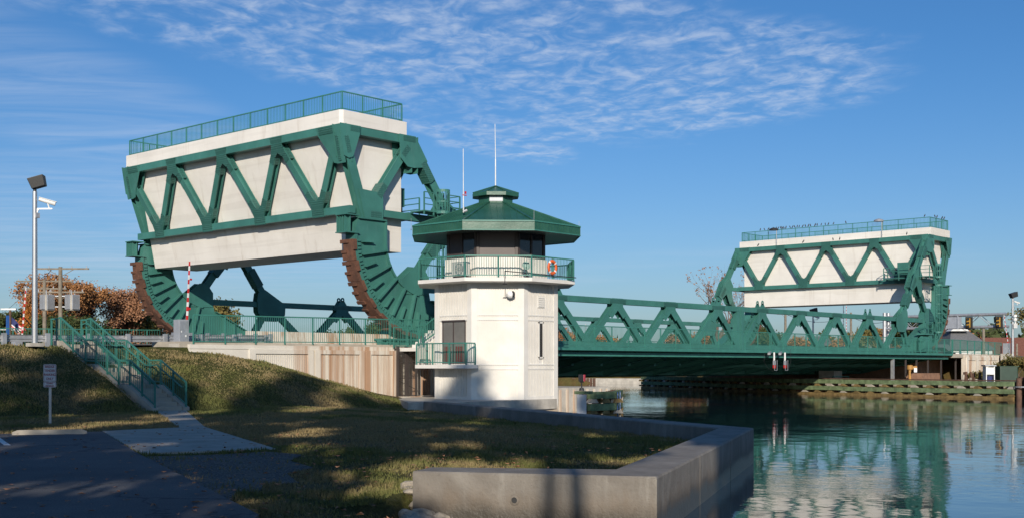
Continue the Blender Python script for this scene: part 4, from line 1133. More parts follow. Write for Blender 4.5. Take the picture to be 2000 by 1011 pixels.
m.add(vs, fs); m.add(back, fs); m.build('reflector', simple('pale_green_dish', (.30, .42, .38), .5), ds)
m = MB(); m.cyl(q, q + Vector((0, 0, .55)), .03); m.cyl(q + Vector((0, 0, .1)), q + Vector((.35, .1, .02)), .05, .05); m.cyl(cc, cc + dn_ * .25, .012); m.build('stand', 'dark', ds)
# ball camera on the front face
c, u, n = face_frame(5, A); q = c + u * .62 + n * .3; q.z = 6.12
dc = thing('dome_camera', 'white globe camera with dark eye on the front of the control tower', 'camera', tuple(q))
bm = bmesh.new(); bmesh.ops.create_uvsphere(bm, u_segments=20, v_segments=14, radius=.20)
me = bpy.data.meshes.new('globe'); bm.to_mesh(me); bm.free(); me.materials.append(M['white']); me.polygons.foreach_set('use_smooth', [True] * len(me.polygons))
o = bpy.data.objects.new('globe', me); COL.objects.link(o); o.parent = dc
m = MB(); m.lathe((q.x + .05, q.y - .10, q.z - .16), [(.02, 0), (.10, .04), (.13, .14), (.12, .26), (.05, .33)], 16); m.build('lens_cover', 'dark', dc, smooth=True)
m = MB(); m.beam(q, q - n * .30, .08, .08); m.build('bracket', 'white', dc)
# davit boom along the balcony
m = MB(); a = Vector(at(986, 59.4, 7.18)); b = Vector(at(1125, 62.2, 7.05)); m.cyl(a, b, .025, .025, 6); m.cyl(a, a - Vector((0, 0, .62)), .018, .018, 6); m.cyl(a - Vector((.08, -.08, .62)), a + Vector((.08, -.08, -.62)), .03, .03, 6)
tag(m.build('pipe_boom', 'dark'), 'thin dark pipe laid along the outside of the balcony with a short drop', 'pipe')
# ------------------------------------------------------------------ street furniture and other things
# parking sign
def text_mesh(txt, size, loc, xdir, mat, parent, name='lettering', ext=.002, align='CENTER', extra=1.0):
    cu = bpy.data.curves.new('t', 'FONT'); cu.body = txt; cu.size = size; cu.extrude = ext; cu.align_x = align; cu.align_y = 'CENTER'; cu.space_line = .95; cu.offset = size * .02
    o = bpy.data.objects.new('t', cu); COL.objects.link(o)
    dg = bpy.context.evaluated_depsgraph_get(); me = bpy.data.meshes.new_from_object(o.evaluated_get(dg)); bpy.data.objects.remove(o)
    x = Vector(xdir).normalized(); z = Vector((0, 0, 1)); nrm_ = x.cross(z)
    mat4 = Matrix(((x.x * extra, z.x, nrm_.x, 0), (x.y * extra, z.y, nrm_.y, 0), (x.z * extra, z.z, nrm_.z, 0), (0, 0, 0, 1)))
    me.transform(mat4); off = Vector(loc) - wloc(parent); me.transform(Matrix.Translation(off)); me.name = name
    me.materials.clear(); me.materials.append(M[mat]); o = bpy.data.objects.new(name, me); COL.objects.link(o); o.parent = parent; return o
sx_, sy_, _ = G(98, 836, .62)
sg = thing('parking_sign', 'white parking sign with red lettering and smaller plate on a thin post in the grass', 'sign', (sx_, sy_, .6))
fx = Vector((ST, -CT, 0)); fn = Vector((-CT, -ST, 0)); base = Vector((sx_, sy_, 0))
m = MB(); m.beam((sx_, sy_, .4), (sx_, sy_, 2.64), .07, .045, fn); m.build('post', 'galv', sg)
def rrect(w_, h_, r_):
    pts = []
    for cx_, cy_, a0 in ((w_ / 2 - r_, h_ / 2 - r_, 0), (-w_ / 2 + r_, h_ / 2 - r_, 90), (-w_ / 2 + r_, -h_ / 2 + r_, 180), (w_ / 2 - r_, -h_ / 2 + r_, 270)):
        for k in range(5): a_ = R(a0 + 22.5 * k); pts.append((cx_ + r_ * math.cos(a_), cy_ + r_ * math.sin(a_)))
    return pts
def plate3(pts, c, o0, o1):
    n = len(pts); vs = [c + fx * u_ + Vector((0, 0, v_)) + fn * o0 for u_, v_ in pts] + [c + fx * u_ + Vector((0, 0, v_)) + fn * o1 for u_, v_ in pts]
    return MB().add(vs, [tuple(range(n)), tuple(range(2 * n - 1, n - 1, -1))] + [(i_, n + i_, n + (i_ + 1) % n, (i_ + 1) % n) for i_ in range(n)])
c1 = base + Vector((0, 0, 2.36)); c2 = base + Vector((0, 0, 1.995))
for c_, h_, lines in ((c1, .54, [('BRIDGE', .19), ('TENDER', .065), ('PARKING', -.06), ('ONLY', -.185)]), (c2, .17, [('TOWING', .036), ('ENFORCED', -.038)])):
    pl_ = plate3(rrect(.40, h_, .04), c_, .03, .034).build('sign_panel', 'signwhite', sg)
    a_ = rrect(.37, h_ - .03, .03); b_ = rrect(.352, h_ - .048, .022); n = len(a_)
    vs = [c_ + fx * p[0] + Vector((0, 0, p[1])) + fn * .036 for p in a_] + [c_ + fx * p[0] + Vector((0, 0, p[1])) + fn * .036 for p in b_]
    MB().add(vs, [(i_, (i_ + 1) % n, n + (i_ + 1) % n, n + i_) for i_ in range(n)]).build('border', 'signred', pl_)
    for tx, dz in lines: text_mesh(tx, .105 if h_ > .3 else .062, c_ + Vector((0, 0, dz)) + fn * .037, fx, 'signred', pl_, extra=.82)
# wheel stop
a = Vector(G(24, 848, .80)); b = Vector(G(170, 846, .80)); d = (b - a).normalized(); nn = Vector((-d.y, d.x, 0))
m = MB(); vs = []
for t_, hw, hh in ((0, .055, .07), (.07, .075, .12), (1 - .07, .075, .12), (1, .055, .07)):
    c_ = a + (b - a) * t_
    for q, z_ in ((-.085, 0), (.085, 0), (hw * .75, hh), (-hw * .75, hh)): vs.append(c_ + nn * q + Vector((0, 0, z_)))
m.add(vs, [(0, 1, 2, 3), (15, 14, 13, 12)] + [(4 * i_ + j, 4 * i_ + (j + 1) % 4, 4 * i_ + 4 + (j + 1) % 4, 4 * i_ + 4 + j) for i_ in range(3) for j in range(4)])
tag(m.build('wheel_stop', 'path'), 'low concrete wheel stop at the edge of the car park', 'wheel stop')

# guardrails
def guardrail(label, pts, zt, parentgroup='guardrails', sp=1.93):
    t = thing('guardrail', label, 'guardrail', (pts[0][0], pts[0][1], zt - .7), parentgroup)
    a = Vector((*pts[0], 0)); b = Vector((*pts[1], 0)); d = (b - a).normalized(); n_ = Vector((d.y, -d.x, 0))
    z0, z1 = zt if isinstance(zt, tuple) else (zt, zt)
    L = (b - a).length
    m = MB(); prof = [(-.155, .0), (-.115, .07), (-.06, .07), (-.02, .0), (.02, .0), (.06, .07), (.115, .07), (.155, .0)]
    vs = []
    for p, zz_ in ((a, z0), (b, z1)):
        for v_, o_ in prof: vs.append(p + n_ * (o_ + .10) + Vector((0, 0, zz_ - .16 + v_)))
        for v_, o_ in prof: vs.append(p + n_ * (o_ + .094) + Vector((0, 0, zz_ - .16 + v_)))
    k = len(prof); fs = [(i_, i_ + 1, 2 * k + i_ + 1, 2 * k + i_) for i_ in range(k - 1)] + [(k + i_, k + i_ + 1, 3 * k + i_ + 1, 3 * k + i_) for i_ in range(k - 1)]
    m.add(vs, fs); m.build('w_beam_rail', 'galv', t, recalc=False)
    n = int(L / sp)
    for i_ in range(n + 1):
        p = a + d * (sp * i_ + .1); z_ = z0 + (z1 - z0) * (p - a).length / L
        mm = MB(); mm.beam(p - n_ * .08 + Vector((0, 0, z_ - .78)), p - n_ * .08 + Vector((0, 0, z_ + .04)), .17, .12, n_); mm.beam(p + n_ * .035 + Vector((0, 0, z_ - .34)), p + n_ * .035 + Vector((0, 0, z_ + .02)), .19, .12, n_)
        mm.build('guardrail_post', 'galv', t)
    return t
def guardrail_y(label, x0, x1, y, z0, z1, sp, grp):
    t = thing('guardrail', label, 'guardrail', (x0, y, z0 - .7), grp)
    prof = [(-.155, .0), (-.115, .07), (-.06, .07), (-.02, .0), (.02, .0), (.06, .07), (.115, .07), (.155, .0)]; k = len(prof)
    m = MB(); vs = []
    for x_, z_ in ((x0, z0), (x1, z1)):
        for v_, o_ in prof: vs.append((x_, y + o_, z_ - .17 + v_))
    for x_, z_ in ((x0, z0), (x1, z1)):
        for v_, o_ in prof: vs.append((x_, y + o_ + .008, z_ - .17 + v_))
    m.add(vs, [(i_, i_ + 1, k + i_ + 1, k + i_) for i_ in range(k - 1)] + [(2 * k + i_, 2 * k + i_ + 1, 3 * k + i_ + 1, 3 * k + i_) for i_ in range(k - 1)])
    m.build('w_beam_rail', 'galv', t, recalc=False)
    n = int((x1 - x0) / sp)
    for i_ in range(n + 1):
        x_ = x0 + .1 + sp * i_; z_ = z0 + (z1 - z0) * (x_ - x0) / (x1 - x0)
        mm = MB(); mm.box(x_ - .09, x_ + .09, y - .16, y - .01, z_ - .80, z_ + .05); mm.build('guardrail_post', 'galv', t)
guardrail_y('grey W-beam guardrail along the near road edge above the grass slope', 14.1, 37.6, 51.2, 3.80, 4.10, 1.95, 'guardrails')
guardrail_y('short grey guardrail close behind the green railing above the retaining wall', 32.4, 38.4, 51.65, 4.12, 4.16, .95, 'guardrails')
m = MB(); m.prism([(52.6, 3.6), (53.1, 3.6), (52.95, 3.9), (52.9, 4.38), (52.75, 4.38)], 'yz', 37.6, 49.0)
tag(m.build('concrete_barrier', 'wall'), 'long weathered concrete traffic barrier behind the green railing before the near bridge leaf', 'barrier')
# gate cabinets with striped arms
def gate(name_label, x, y, z, h_arm, plinth=True, lean=(0, 0), size=1.0, arm_only=False, col='boxgrey'):
    t = thing('barrier_gate', name_label, 'barrier gate', (x, y, z), 'raised road barrier gates')
    s = size
    if plinth: MB().box(x - .42 * s, x + .42 * s, y - .38, y + .38, z - .6, z + .10).build('plinth', 'conc', t)
    o = MB().box(x - .26 * s, x + .26 * s, y - .24, y + .24, z + .102, z + 1.22).build('cabinet', col, t, bevel=.012)
    MB().box(x - .22 * s, x + .20 * s, y - .252, y - .242, z + .16, z + 1.15).build('door_panel', 'galv', o)
    m = MB(); m.box(x - .16, x - .12, y - .262, y - .253, z + .62, z + .70); m.box(x + .05, x + .12, y - .262, y - .253, z + .42, z + .50); m.build('latch', 'white', o)
    a = Vector((x + .30 * s, y, z + 1.0)); b = a + Vector((lean[0], lean[1], h_arm))
    arm = group_part('barrier_arm', t); n = int(h_arm / .21)
    for k in range(n):
        p = a + (b - a) * (k / n); q = a + (b - a) * ((k + 1) / n); w_ = .10 - .04 * k / n
        sl = Vector((0, 0, .05)); m = MB(); mm = (p + q) / 2
        m.beam(p, q, w_, .04, (0, 1, 0)); m.build('stripe', 'red' if k % 2 else 'white', arm)
    for f in (.25, .72): p = a + (b - a) * f; MB().cyl(p + Vector((.08, 0, 0)), p + Vector((.15, 0, 0)), .05, .05, 10).build('arm_lamp', 'red', arm)
    return t
gate('grey barrier gate cabinet with upright striped arm at the left start of the green railing', 31.75, 49.75, 3.50, 2.95, lean=(.12, -.05))
x_, y_, _ = at(1966, 130.5)
gate('grey barrier gate cabinet with leaning striped arm at the far right end of the railing', x_, y_, 3.72, 3.3, lean=(-.45, .3), size=1.7)
x_, y_, _ = at(33, 78)
gate('distant striped barrier arm behind the tall light pole at far left', x_, y_, 3.0, 3.6, plinth=False, lean=(.25, -.1))
for px, lab in ((1645, 'left of two'), (1651, 'right of two')):
    x_, y_, _ = at(px, 150 + (px - 1645) * 3)
    gate('thin striped barrier arm standing far off under the right counterweight, %s' % lab, x_, y_, 3.7, 6.2, plinth=False)

# flood light poles with cameras
def light_pole(label, x, y, z, h, r_=.11, cam_=True, s=1.0, flip=1):
    t = thing('light_pole', label, 'light pole', (x, y, z), 'light poles')
    MB().cyl((x, y, z + .05), (x, y, z + h), r_ * 1.05, r_ * .80, 20).build('pole', 'alu', t, smooth=False)
    MB().box(x - .26, x + .26, y - .26, y + .26, z - .05, z + .10).build('base_plate', 'conc', t)
    hd = MB(); top = Vector((x, y, z + h)); hd.cyl(top, top + Vector((0, 0, .16)), r_ * .6, r_ * .6, 12)
    hd.build('neck', 'dark', t)
    c_ = top + Vector((.10, -.05, .38)); ax = Vector((.75, -.62, .30)).normalized(); sd_ = ax.cross(Vector((0, 0, 1))).normalized(); upv = sd_.cross(ax)
    m = MB(); vs = []
    for e_, hw, hh in ((-.24 * s, .22 * s, .17 * s), (.24 * s, .26 * s, .22 * s)):
        for i_, j_ in ((-1, -1), (1, -1), (1, 1), (-1, 1)): vs.append(c_ + upv * (e_ * .75) + ax * (i_ * hw) + sd_ * (j_ * hh))
    m.add(vs, [(0, 3, 2, 1), (4, 5, 6, 7), (0, 1, 5, 4), (1, 2, 6, 5), (2, 3, 7, 6), (3, 0, 4, 7)]); lh = m.build('lamp_head', 'dark', t, bevel=.02)
    if cam_:
        p = Vector((x, y, z + h - .72)); q = p + Vector((.42, -.30, .10)) * flip
        m = MB(); m.beam(p, p + Vector((.55, -.42, .02)) * 1.0, .05, .05); m.beam(p - Vector((0, 0, .3)), p + Vector((.1, -.08, -.02)), .07, .07); m.box(x - .02, x + .14, y - .16, y - .02, z + h - 1.1, z + h - .9); m.build('camera_bracket', 'galv', t)
        m = MB(); a_ = p + Vector((.12, -.12, .40)); b_ = p + Vector((.66, -.46, .22)); m.cyl(a_, b_, .075, .085, 14); m.beam(a_ + Vector((0, 0, .08)), b_ + Vector((.05, -.03, .08)), .17, .02); m.cyl((a_ + b_) / 2, p + Vector((.45, -.34, .04)), .03, .03, 8)
        m.build('security_camera', 'white', t)
    return t
x_, y_ = onY(68, 48.6), 48.6
light_pole('tall metal light pole with black flood lamp and white camera on the grass crest', x_, y_, 3.42, 6.35, .115, s=1.25)
x_, y_, _ = at(1978, 132)
light_pole('tall metal light pole with flood lamp and cameras at far right beside the striped gate', x_, y_, 3.5, 6.3, .14, s=1.5)
x_, y_, _ = at(1588, 150)
light_pole('light pole with bright lamp seen far off through the truss under the right counterweight', x_, y_, 3.7, 5.2, .12, s=1.6)
# junction boxes on the right pole, orange box etc.
x_, y_, _ = at(1981, 131.5)
m = MB(); m.box(x_ + .1, x_ + .4, y_ - .2, y_ + .1, 6.6, 7.1); m.box(x_ + .2, x_ + .3, y_ - .1, y_, 7.08, 8.02); m.cyl((x_ + .25, y_, 7.8), (x_ + .25, y_, 8.05), .22, .16, 12); m.cyl((x_ + .25, y_, 7.4), (x_ + .25, y_, 7.65), .2, .2, 12)
tag(m.build('equipment_box', 'white'), 'white boxes and globe sensors clamped to the far right light pole', 'equipment box')

# utility poles
def utility_pole(label, x, y, z, top, r_=.15, arms=((.0, 2.4),), trans=0, axis=(1, 0, 0), col='pole'):
    t = thing('utility_pole', label, 'utility pole', (x, y, z), 'wooden utility poles')
    MB().cyl((x, y, z), (x, y, top), r_ * 1.2, r_ * .85, 12).build('pole', col, t)
    ax = Vector(axis).normalized()
    for dz, L in arms:
        c_ = Vector((x, y, top - .15 - dz)); m = MB(); m.beam(c_ - ax * L / 2, c_ + ax * L / 2, .10, .12)
        m.beam(c_ - ax * L * .25, c_ - Vector((0, 0, .6)), .04, .04); m.beam(c_ + ax * L * .25, c_ - Vector((0, 0, .6)), .04, .04); m.build('crossarm', col, t)
        for f in (-.46, -.2, .2, .46): MB().cyl(c_ + ax * L * f + Vector((0, 0, .06)), c_ + ax * L * f + Vector((0, 0, .22)), .045, .03, 8).build('insulator', 'galv', t)
    for i_ in range(trans):
        s = (-1, 1, 0)[i_]; c_ = Vector((x, y, top - 3.3)) + ax * s * .95
        tf = MB().box(c_.x - .36, c_.x + .36, c_.y - .36, c_.y + .36, c_.z, c_.z + 1.2); o = tf.build('transformer_tank', 'conc', t, bevel=.04)
        m = MB()
        for f in range(7): m.box(c_.x - .28 + f * .085, c_.x - .25 + f * .085, c_.y - .52, c_.y - .362, c_.z + .1, c_.z + 1.2)
        for f in range(7): m.box(c_.x - .52, c_.x - .362, c_.y - .28 + f * .085, c_.y - .25 + f * .085, c_.z + .1, c_.z + 1.2)
        m.build('cooling_fins', 'boxgrey', o)
        m = MB(); m.cyl(c_ + Vector((-.12, 0, 1.2)), c_ + Vector((-.12, 0, 1.55)), .05, .04, 8); m.cyl(c_ + Vector((.14, 0, 1.2)), c_ + Vector((.14, 0, 1.55)), .05, .04, 8); m.build('bushing', 'galv', o)
        m = MB(); m.beam(c_ + Vector((0, 0, .3)), Vector((x, y, c_.z + .3)), .1, .08); m.beam(c_ + Vector((0, 0, 1.1)), Vector((x, y, c_.z + 1.1)), .1, .08); m.build('hanger', 'galv', t)
    return t
ax_ = (ST, -CT, 0)
x_, y_, _ = at(118, 92); utility_pole('nearest left utility pole with crossarms and two big finned transformers before the russet trees', x_, y_, 1.0, 10.0, .16, ((.0, 4.3), (1.75, 3.6)), 2, ax_)
x_, y_, _ = at(87, 99); utility_pole('second left utility pole with low crossarms behind the one with transformers', x_, y_, 1.0, 9.55, .16, ((.0, 4.6), (.6, 3.6)), 0, ax_)
x_, y_, _ = at(139, 230); utility_pole('small distant utility pole with crossarm just above the guardrail between stair railings', x_, y_, 1.0, 10.6, .2, ((.0, 3.4),), 0, ax_)
x_, y_, _ = at(1534, 190); utility_pole('distant utility pole with crossarm under the far counterweight, left of the light pole', x_, y_, 1.5, 10.9, .2, ((.2, 2.6),), 0, ax_)
x_, y_, _ = at(1662, 190); utility_pole('distant bare reddish utility pole beside the two striped arms', x_, y_, 1.5, 10.8, .18, (), 0, ax_)
x_, y_, _ = at(1921, 190); utility_pole('distant greenish utility pole between the grey roof and the striped gate', x_, y_, 1.5, 8.6, .24, (), 0, ax_)
x_, y_, _ = at(1986, 170); utility_pole('short distant utility pole just right of the far right light pole', x_, y_, 1.5, 5.6, .16, (), 0, ax_)
# wires
def wire(label, a, b, sag=.6, r_=.02):
    a = Vector(a); b = Vector(b); pts = [a + (b - a) * (k / 14) - Vector((0, 0, 4 * sag * (k / 14) * (1 - k / 14))) for k in range(15)]
    tag(MB().tube(pts, r_, 4).build('overhead_wire', 'dark'), label, 'wire', 'overhead wires')
p1 = Vector(at(100, 92, 9.8)); p2 = Vector(at(72, 112, 10.4)); wire('short wire between the crossarms of the two left utility poles', p1, p2, .3)
wire('pale guy pipe between the striped arm and the second left pole', at(38, 80, 6.1), at(85, 110, 5.1), .1, .05)
wire('thin wire running left off the second left utility pole', at(72, 112, 10.4), at(-60, 160, 8.0), 1.2)
wire('thin wire sloping between the distant poles under the right counterweight', at(1534, 190, 10.6), at(1662, 190, 10.4), 1.2, .03)
wire('thin wire from the reddish distant pole to the signal gantry', at(1662, 190, 10.2), at(1745, 175, 9.2), .8, .03)
wire('thin wire crossing behind the signal gantry tip toward the right gate', at(1880, 190, 8.2), at(1960, 190, 9.0), 1.0, .03)
# small lamp post with flag at far left
x_, y_, _ = at(20, 120)
fp = thing('flag_pole', 'brown post with white lamp arm and a striped navy flag at far left', 'flag pole', (x_, y_, 1))
m = MB(); m.cyl((x_, y_, 1), (x_, y_, 8.0), .16, .12, 10); m.build('post', 'timber_b', fp)
f3 = Vector((ST, -CT, 0))
m = MB(); c_ = Vector((x_, y_, 8.1)); m.beam(c_ - f3 * .9, c_ + f3 * .6, .22, .16); m.beam(c_ - f3 * 1.0 - Vector((0, 0, 2.0)), c_ + f3 * 1.0 - Vector((0, 0, 2.05)), .06, .06); m.build('lamp_arm', 'white', fp)
fl = group_part('flag', fp)
def flagpatch(u0, u1, v0, v1, mat, nm):
    m = MB(); nseg = 6; vs = []
    for i_ in range(nseg + 1):
        u_ = u0 + (u1 - u0) * i_ / nseg
        for v_ in (v0, v1):
            for th in (0, .02): vs.append(c_ + f3 * (.1 + u_) + Vector((0, 0, -.4 - v_ - u_ * .9)) + Vector((CT, ST, 0)) * (.12 * math.sin(u_ * 5) + th))
    fs = []
    for i_ in range(nseg):
        b_ = 4 * i_; fs += [(b_, b_ + 2, b_ + 6, b_ + 4), (b_ + 1, b_ + 5, b_ + 7, b_ + 3), (b_, b_ + 4, b_ + 5, b_ + 1), (b_ + 2, b_ + 3, b_ + 7, b_ + 6)]
    fs += [(0, 1, 3, 2), (4 * nseg, 4 * nseg + 2, 4 * nseg + 3, 4 * nseg + 1)]
    m.add(vs, fs).build(nm, mat, fl)
flagpatch(0, .75, .35, 1.05, 'navy', 'canton')
for k in range(8): flagpatch(.76 if k < 5 else 0, 1.7, .35 + k * .14, .49 + k * .14, 'white' if k % 2 else 'red', 'stripe')
x_, y_, _ = at(15, 118)
m = MB(); m.box(x_ - .12, x_ + .12, y_ - .1, y_ + .1, 5.2, 7.4); tag(m.build('banner', 'blue'), 'small hanging blue banner beside the flag at far left', 'banner')

# chain link gate in the recess left of the tower
t = thing('chain_link_gate', 'dark framed chain link gate with diagonal braces left of the control tower', 'gate', (44.6, 48.9, .8))
fxs = (44.62, 44.78, 45.95, 46.05)
m = MB(); m.box(44.56, 44.68, 48.84, 48.96, .6, 3.62); m.build('post', 'fence', t)
m = MB(); m.box(45.16, 45.28, 48.84, 48.96, .6, 3.62); m.build('post', 'fence', t)
m = MB(); m.box(45.30, 45.38, 48.84, 48.96, .8, 3.5); m.build('post', 'fence', t)
m = MB(); m.box(45.95, 46.02, 48.84, 48.96, .8, 3.6); m.build('post', 'fence', t)
m = MB()
for z_ in (.95, 1.9, 2.75, 3.3): m.beam((44.68, 48.9, z_), (45.95, 48.9, z_), .04, .05)
m.beam((44.68, 48.9, 1.75), (45.9, 48.9, 1.3), .03, .03); m.beam((44.68, 48.9, 3.25), (45.9, 48.9, 2.7), .04, .04); m.beam((44.68, 48.9, 2.9), (45.9, 48.9, 3.3), .03, .03)
m.build('gate_frame', 'fence', t)
m = MB()
for i_ in range(-24, 13):
    a0 = 44.68 + i_ * .10
    for s in (1, -1):
        z0, z1 = .95, 3.3; xa, xb = (a0, a0 + 2.35) if s > 0 else (a0 + 2.35, a0)
        t0 = 0; t1 = 1; lo, hi = 44.68, 45.95
        f0 = (lo - xa) / (xb - xa); f1 = (hi - xa) / (xb - xa); t0 = max(0, min(f0, f1)); t1 = min(1, max(f0, f1))
        if t1 - t0 < .02: continue
        m.beam((xa + (xb - xa) * t0, 48.9 + .004 * s, z0 + (z1 - z0) * t0), (xa + (xb - xa) * t1, 48.9 + .004 * s, z0 + (z1 - z0) * t1), .006, .006)
m.build('wire_mesh', 'mesh', t)
# short gate panel on the pavement by the tower
t = thing('railing', 'short lower green railing panel above the chain link gate, meeting the tall railing', 'railing', (44.45, 49.0, 3.6), 'approach railings')
railing(t, (44.4, 48.98, 3.52), (46.35, 48.98, 3.52), 1.12, 1.0, .12)
# black screen posts under the right approach
for k, x in enumerate((107.4, 110.2, 112.6, 115.2, 118.3, 121.9)):
    m = MB(); m.beam((x, 49.9, .9), (x, 49.9, 3.3), .13 if k else .26, .13 if k else .26)
    tag(m.build('screen_post', 'galv' if k == 0 else 'fence'), ('thick grey leftmost post', 'thin dark second post', 'third post', 'fourth post', 'fifth post', 'rightmost post beside the cream wall')[k] + ' of the dark screen under the right approach deck', 'post', 'screen posts')

# timber fenders
def fender(label, pts, zt, nwales=3, groupn='timber fenders', rear=True, bs=1.5, seed=1):
    rr = random.Random(seed)
    t = thing('timber_fender', label, 'fender', (pts[0][0], pts[0][1], -1.5), groupn)
    zs = [zt - .22, zt - .82, zt - 1.36][:nwales]
    for k, zc_ in enumerate(zs):
        for a, b in zip(pts[:-1], pts[1:]):
            a3 = Vector((*a, zc_)); b3 = Vector((*b, zc_)); L = (b3 - a3).length; n = max(1, round(L / 5.5))
            d = (b3 - a3) / n
            for i_ in range(n):
                dz = rr.uniform(-.02, .02)
                m = MB(); m.beam(a3 + d * i_ + d.normalized() * .01 + Vector((0, 0, dz)), a3 + d * (i_ + 1) - d.normalized() * .01 + Vector((0, 0, dz)), .30, .36 if k < 2 else .32)
                m.build('wale', 'timber_o' if k == 2 else 'timber_g', t, bevel=.02)
    for a, b in zip(pts[:-1], pts[1:]):
        a3 = Vector((*a, 0)); b3 = Vector((*b, 0)); L = (b3 - a3).length; n = max(2, round(L / bs)); d = (b3 - a3).normalized(); n_ = Vector((d.y, -d.x, 0))
        if n_.dot(Vector((CT, ST, 0))) < 0: n_ = -n_
        for i_ in range(n + 1):
            p = a3 + (b3 - a3) * (i_ / n)
            m = MB(); m.beam(p + n_ * .36 + Vector((0, 0, -1.4)), p + n_ * .36 + Vector((0, 0, zt - .06)), .34, .34, n_); m.build('pile', 'timber_b', t)
            for k, (z0, z1) in enumerate(((zs[1] + .20, zs[0] - .20), (zs[2] + .18, zs[1] - .20)) if nwales > 2 else ()):
                q = p + d * .25
                mm = MB(); w2 = .30; z0_, z1_ = z0, z1
                vs = []
                for o_ in (-.14, .14):
                    for (uu, z_) in ((-.34, z0_), (.34, z0_), (.16, z1_), (-.16, z1_)): vs.append(q + n_ * o_ + d * uu + Vector((0, 0, z_)))
                mm.add(vs, [(0, 1, 2, 3), (7, 6, 5, 4), (0, 4, 5, 1), (1, 5, 6, 2), (2, 6, 7, 3), (3, 7, 4, 0)]); mm.build('chock_block', 'timber_o' if (i_ + k) % 3 else 'path', t)
        if rear:
            m = MB(); m.beam(a3 + n_ * .75 + Vector((0, 0, zt + .02)), b3 + n_ * .75 + Vector((0, 0, zt + .02)), .55, .08); 
            m.build('walkway_plank', 'timber_b', t)
            m = MB()
            for z_ in (zs[0], zs[1]): m.beam(a3 + n_ * 1.1 + Vector((0, 0, z_ - .1)), b3 + n_ * 1.1 + Vector((0, 0, z_ - .1)), .1, .5)
            m.build('rear_plank', 'path', t)
    return t
fa = G(1982, 778.5, 0)[:2]; fb = G(1552, 767.5, 0)[:2]; fc = (104.8, 66.0); fd = (113.5, 83.0)
def lerp2(a, b, f): return (a[0] + (b[0] - a[0]) * f, a[1] + (b[1] - a[1]) * f)
fender('long green timber fender of three horizontal beams on the right side of the channel', [fa, fb], 1.38, seed=3)
fender('dark shaded timber fender running under the bridge toward the far bank', [fb, fc, fd], 1.38, rear=False, seed=5)
# pile cluster at the fender's right end
t = thing('pile_cluster', 'cluster of dark brown timber piles at the right end of the green fender', 'pile cluster', (fa[0], fa[1] - .6, -1.5))
for k, (dx, dy) in enumerate(((-.1, -.35), (.35, -.75), (.0, -1.0), (.6, -.3), (.4, -1.3))):
    MB().cyl((fa[0] + dx, fa[1] + dy, -1.5), (fa[0] + dx, fa[1] + dy, 1.62 + .1 * (k % 2)), .22, .20, 14).build('pile', 'timber_b', t)
m = MB(); m.lathe((fa[0] + .2, fa[1] - .7, .95), [(.80, -.05), (.80, .05), (.76, .05), (.76, -.05)], 20, closed=False); m.build('binding_strap', 'galv', t)
# near end fender nose with blue depth boards
na, nbb, nc = (48.6, 38.9), (50.3, 38.6), (53.9, 40.9)
t = fender('short green fender nose with blue depth boards between the tower and the open water', [na, nbb, nc], 1.28, rear=False, bs=1.4, seed=9)
x0_, y0_, _ = at(1136, 59.8)
m = MB(); dd = Vector((ST, -CT, 0)); c_ = Vector((x0_, y0_, 0)); m.beam(c_ + Vector((0, 0, -1.2)), c_ + Vector((0, 0, 1.16)), .46, .25, Vector((CT, ST, 0))); m.build('end_post', 'boxgrey', t)
m = MB(); c_ = Vector(at(1141, 60.0, 1.25)); m.beam(c_ - dd * .48, c_ + dd * .42, .5, .14); m.build('cap_beam', 'timber_g', t)
for px, w_, z0, z1, txt in ((1171, .22, -.7, 1.16, '121110 9 8'), (1192.5, .16, .35, 1.18, '1098')):
    pass
dfn = Vector((nc[0] - nbb[0], nc[1] - nbb[1], 0)).normalized(); nfn = Vector((dfn.y, -dfn.x, 0))
if nfn.dot(Vector((-CT, -ST, 0))) < 0: nfn = -nfn
for f, w_, z0, nums in ((.14, .26, -.60, ('17', '16', '15')), (.50, .17, .25, ('9', '8', '7'))):
    p = Vector((*nbb, 0)) + Vector((nc[0] - nbb[0], nc[1] - nbb[1], 0)) * f + nfn * .17
    bd = MB().beam(p + Vector((0, 0, z0)), p + Vector((0, 0, 1.20)), .03, w_, dfn).build('depth_board', 'blue', t)
    m = MB(); n_t = 14
    for k in range(n_t): z_ = z0 + .08 + (1.1 - z0) * k / n_t; q = p + nfn * .018 + Vector((0, 0, z_)); m.beam(q - dfn * w_ * .40, q - dfn * w_ * (.1 if k % 2 else .25), .004, .025)
    m.build('scale_marks', 'white', bd)
    for k in range(3):
        z_ = 1.05 - k * (1.0 - z0) / 3; text_mesh(nums[k], .16, p + nfn * .019 + dfn * w_ * .15 + Vector((0, 0, z_)), dfn, 'white', bd, extra=.8)
# small red navigation light on the nose
x_, y_, _ = at(1136, 60.4)
nl = thing('navigation_light', 'small red navigation light on a short stand above the fender nose', 'navigation light', (x_, y_, 1.33))
m = MB(); m.cyl((x_, y_, 1.33), (x_, y_, 1.48), .14, .10, 12); m.cyl((x_, y_, 1.48), (x_, y_, 1.75), .03, .03, 8); m.cyl((x_, y_, 1.74), (x_, y_, 1.80), .1, .12, 12); m.build('stand', 'dark', nl)
MB().box(x_ - .13, x_ + .03, y_ - .1, y_ + .1, 1.8, 2.14).build('lamp_housing', 'dark', nl); MB().cyl((x_ + .09, y_ - .06, 1.80), (x_ + .09, y_ - .06, 2.13), .09, .09, 14).build('red_lens', 'signred', nl)
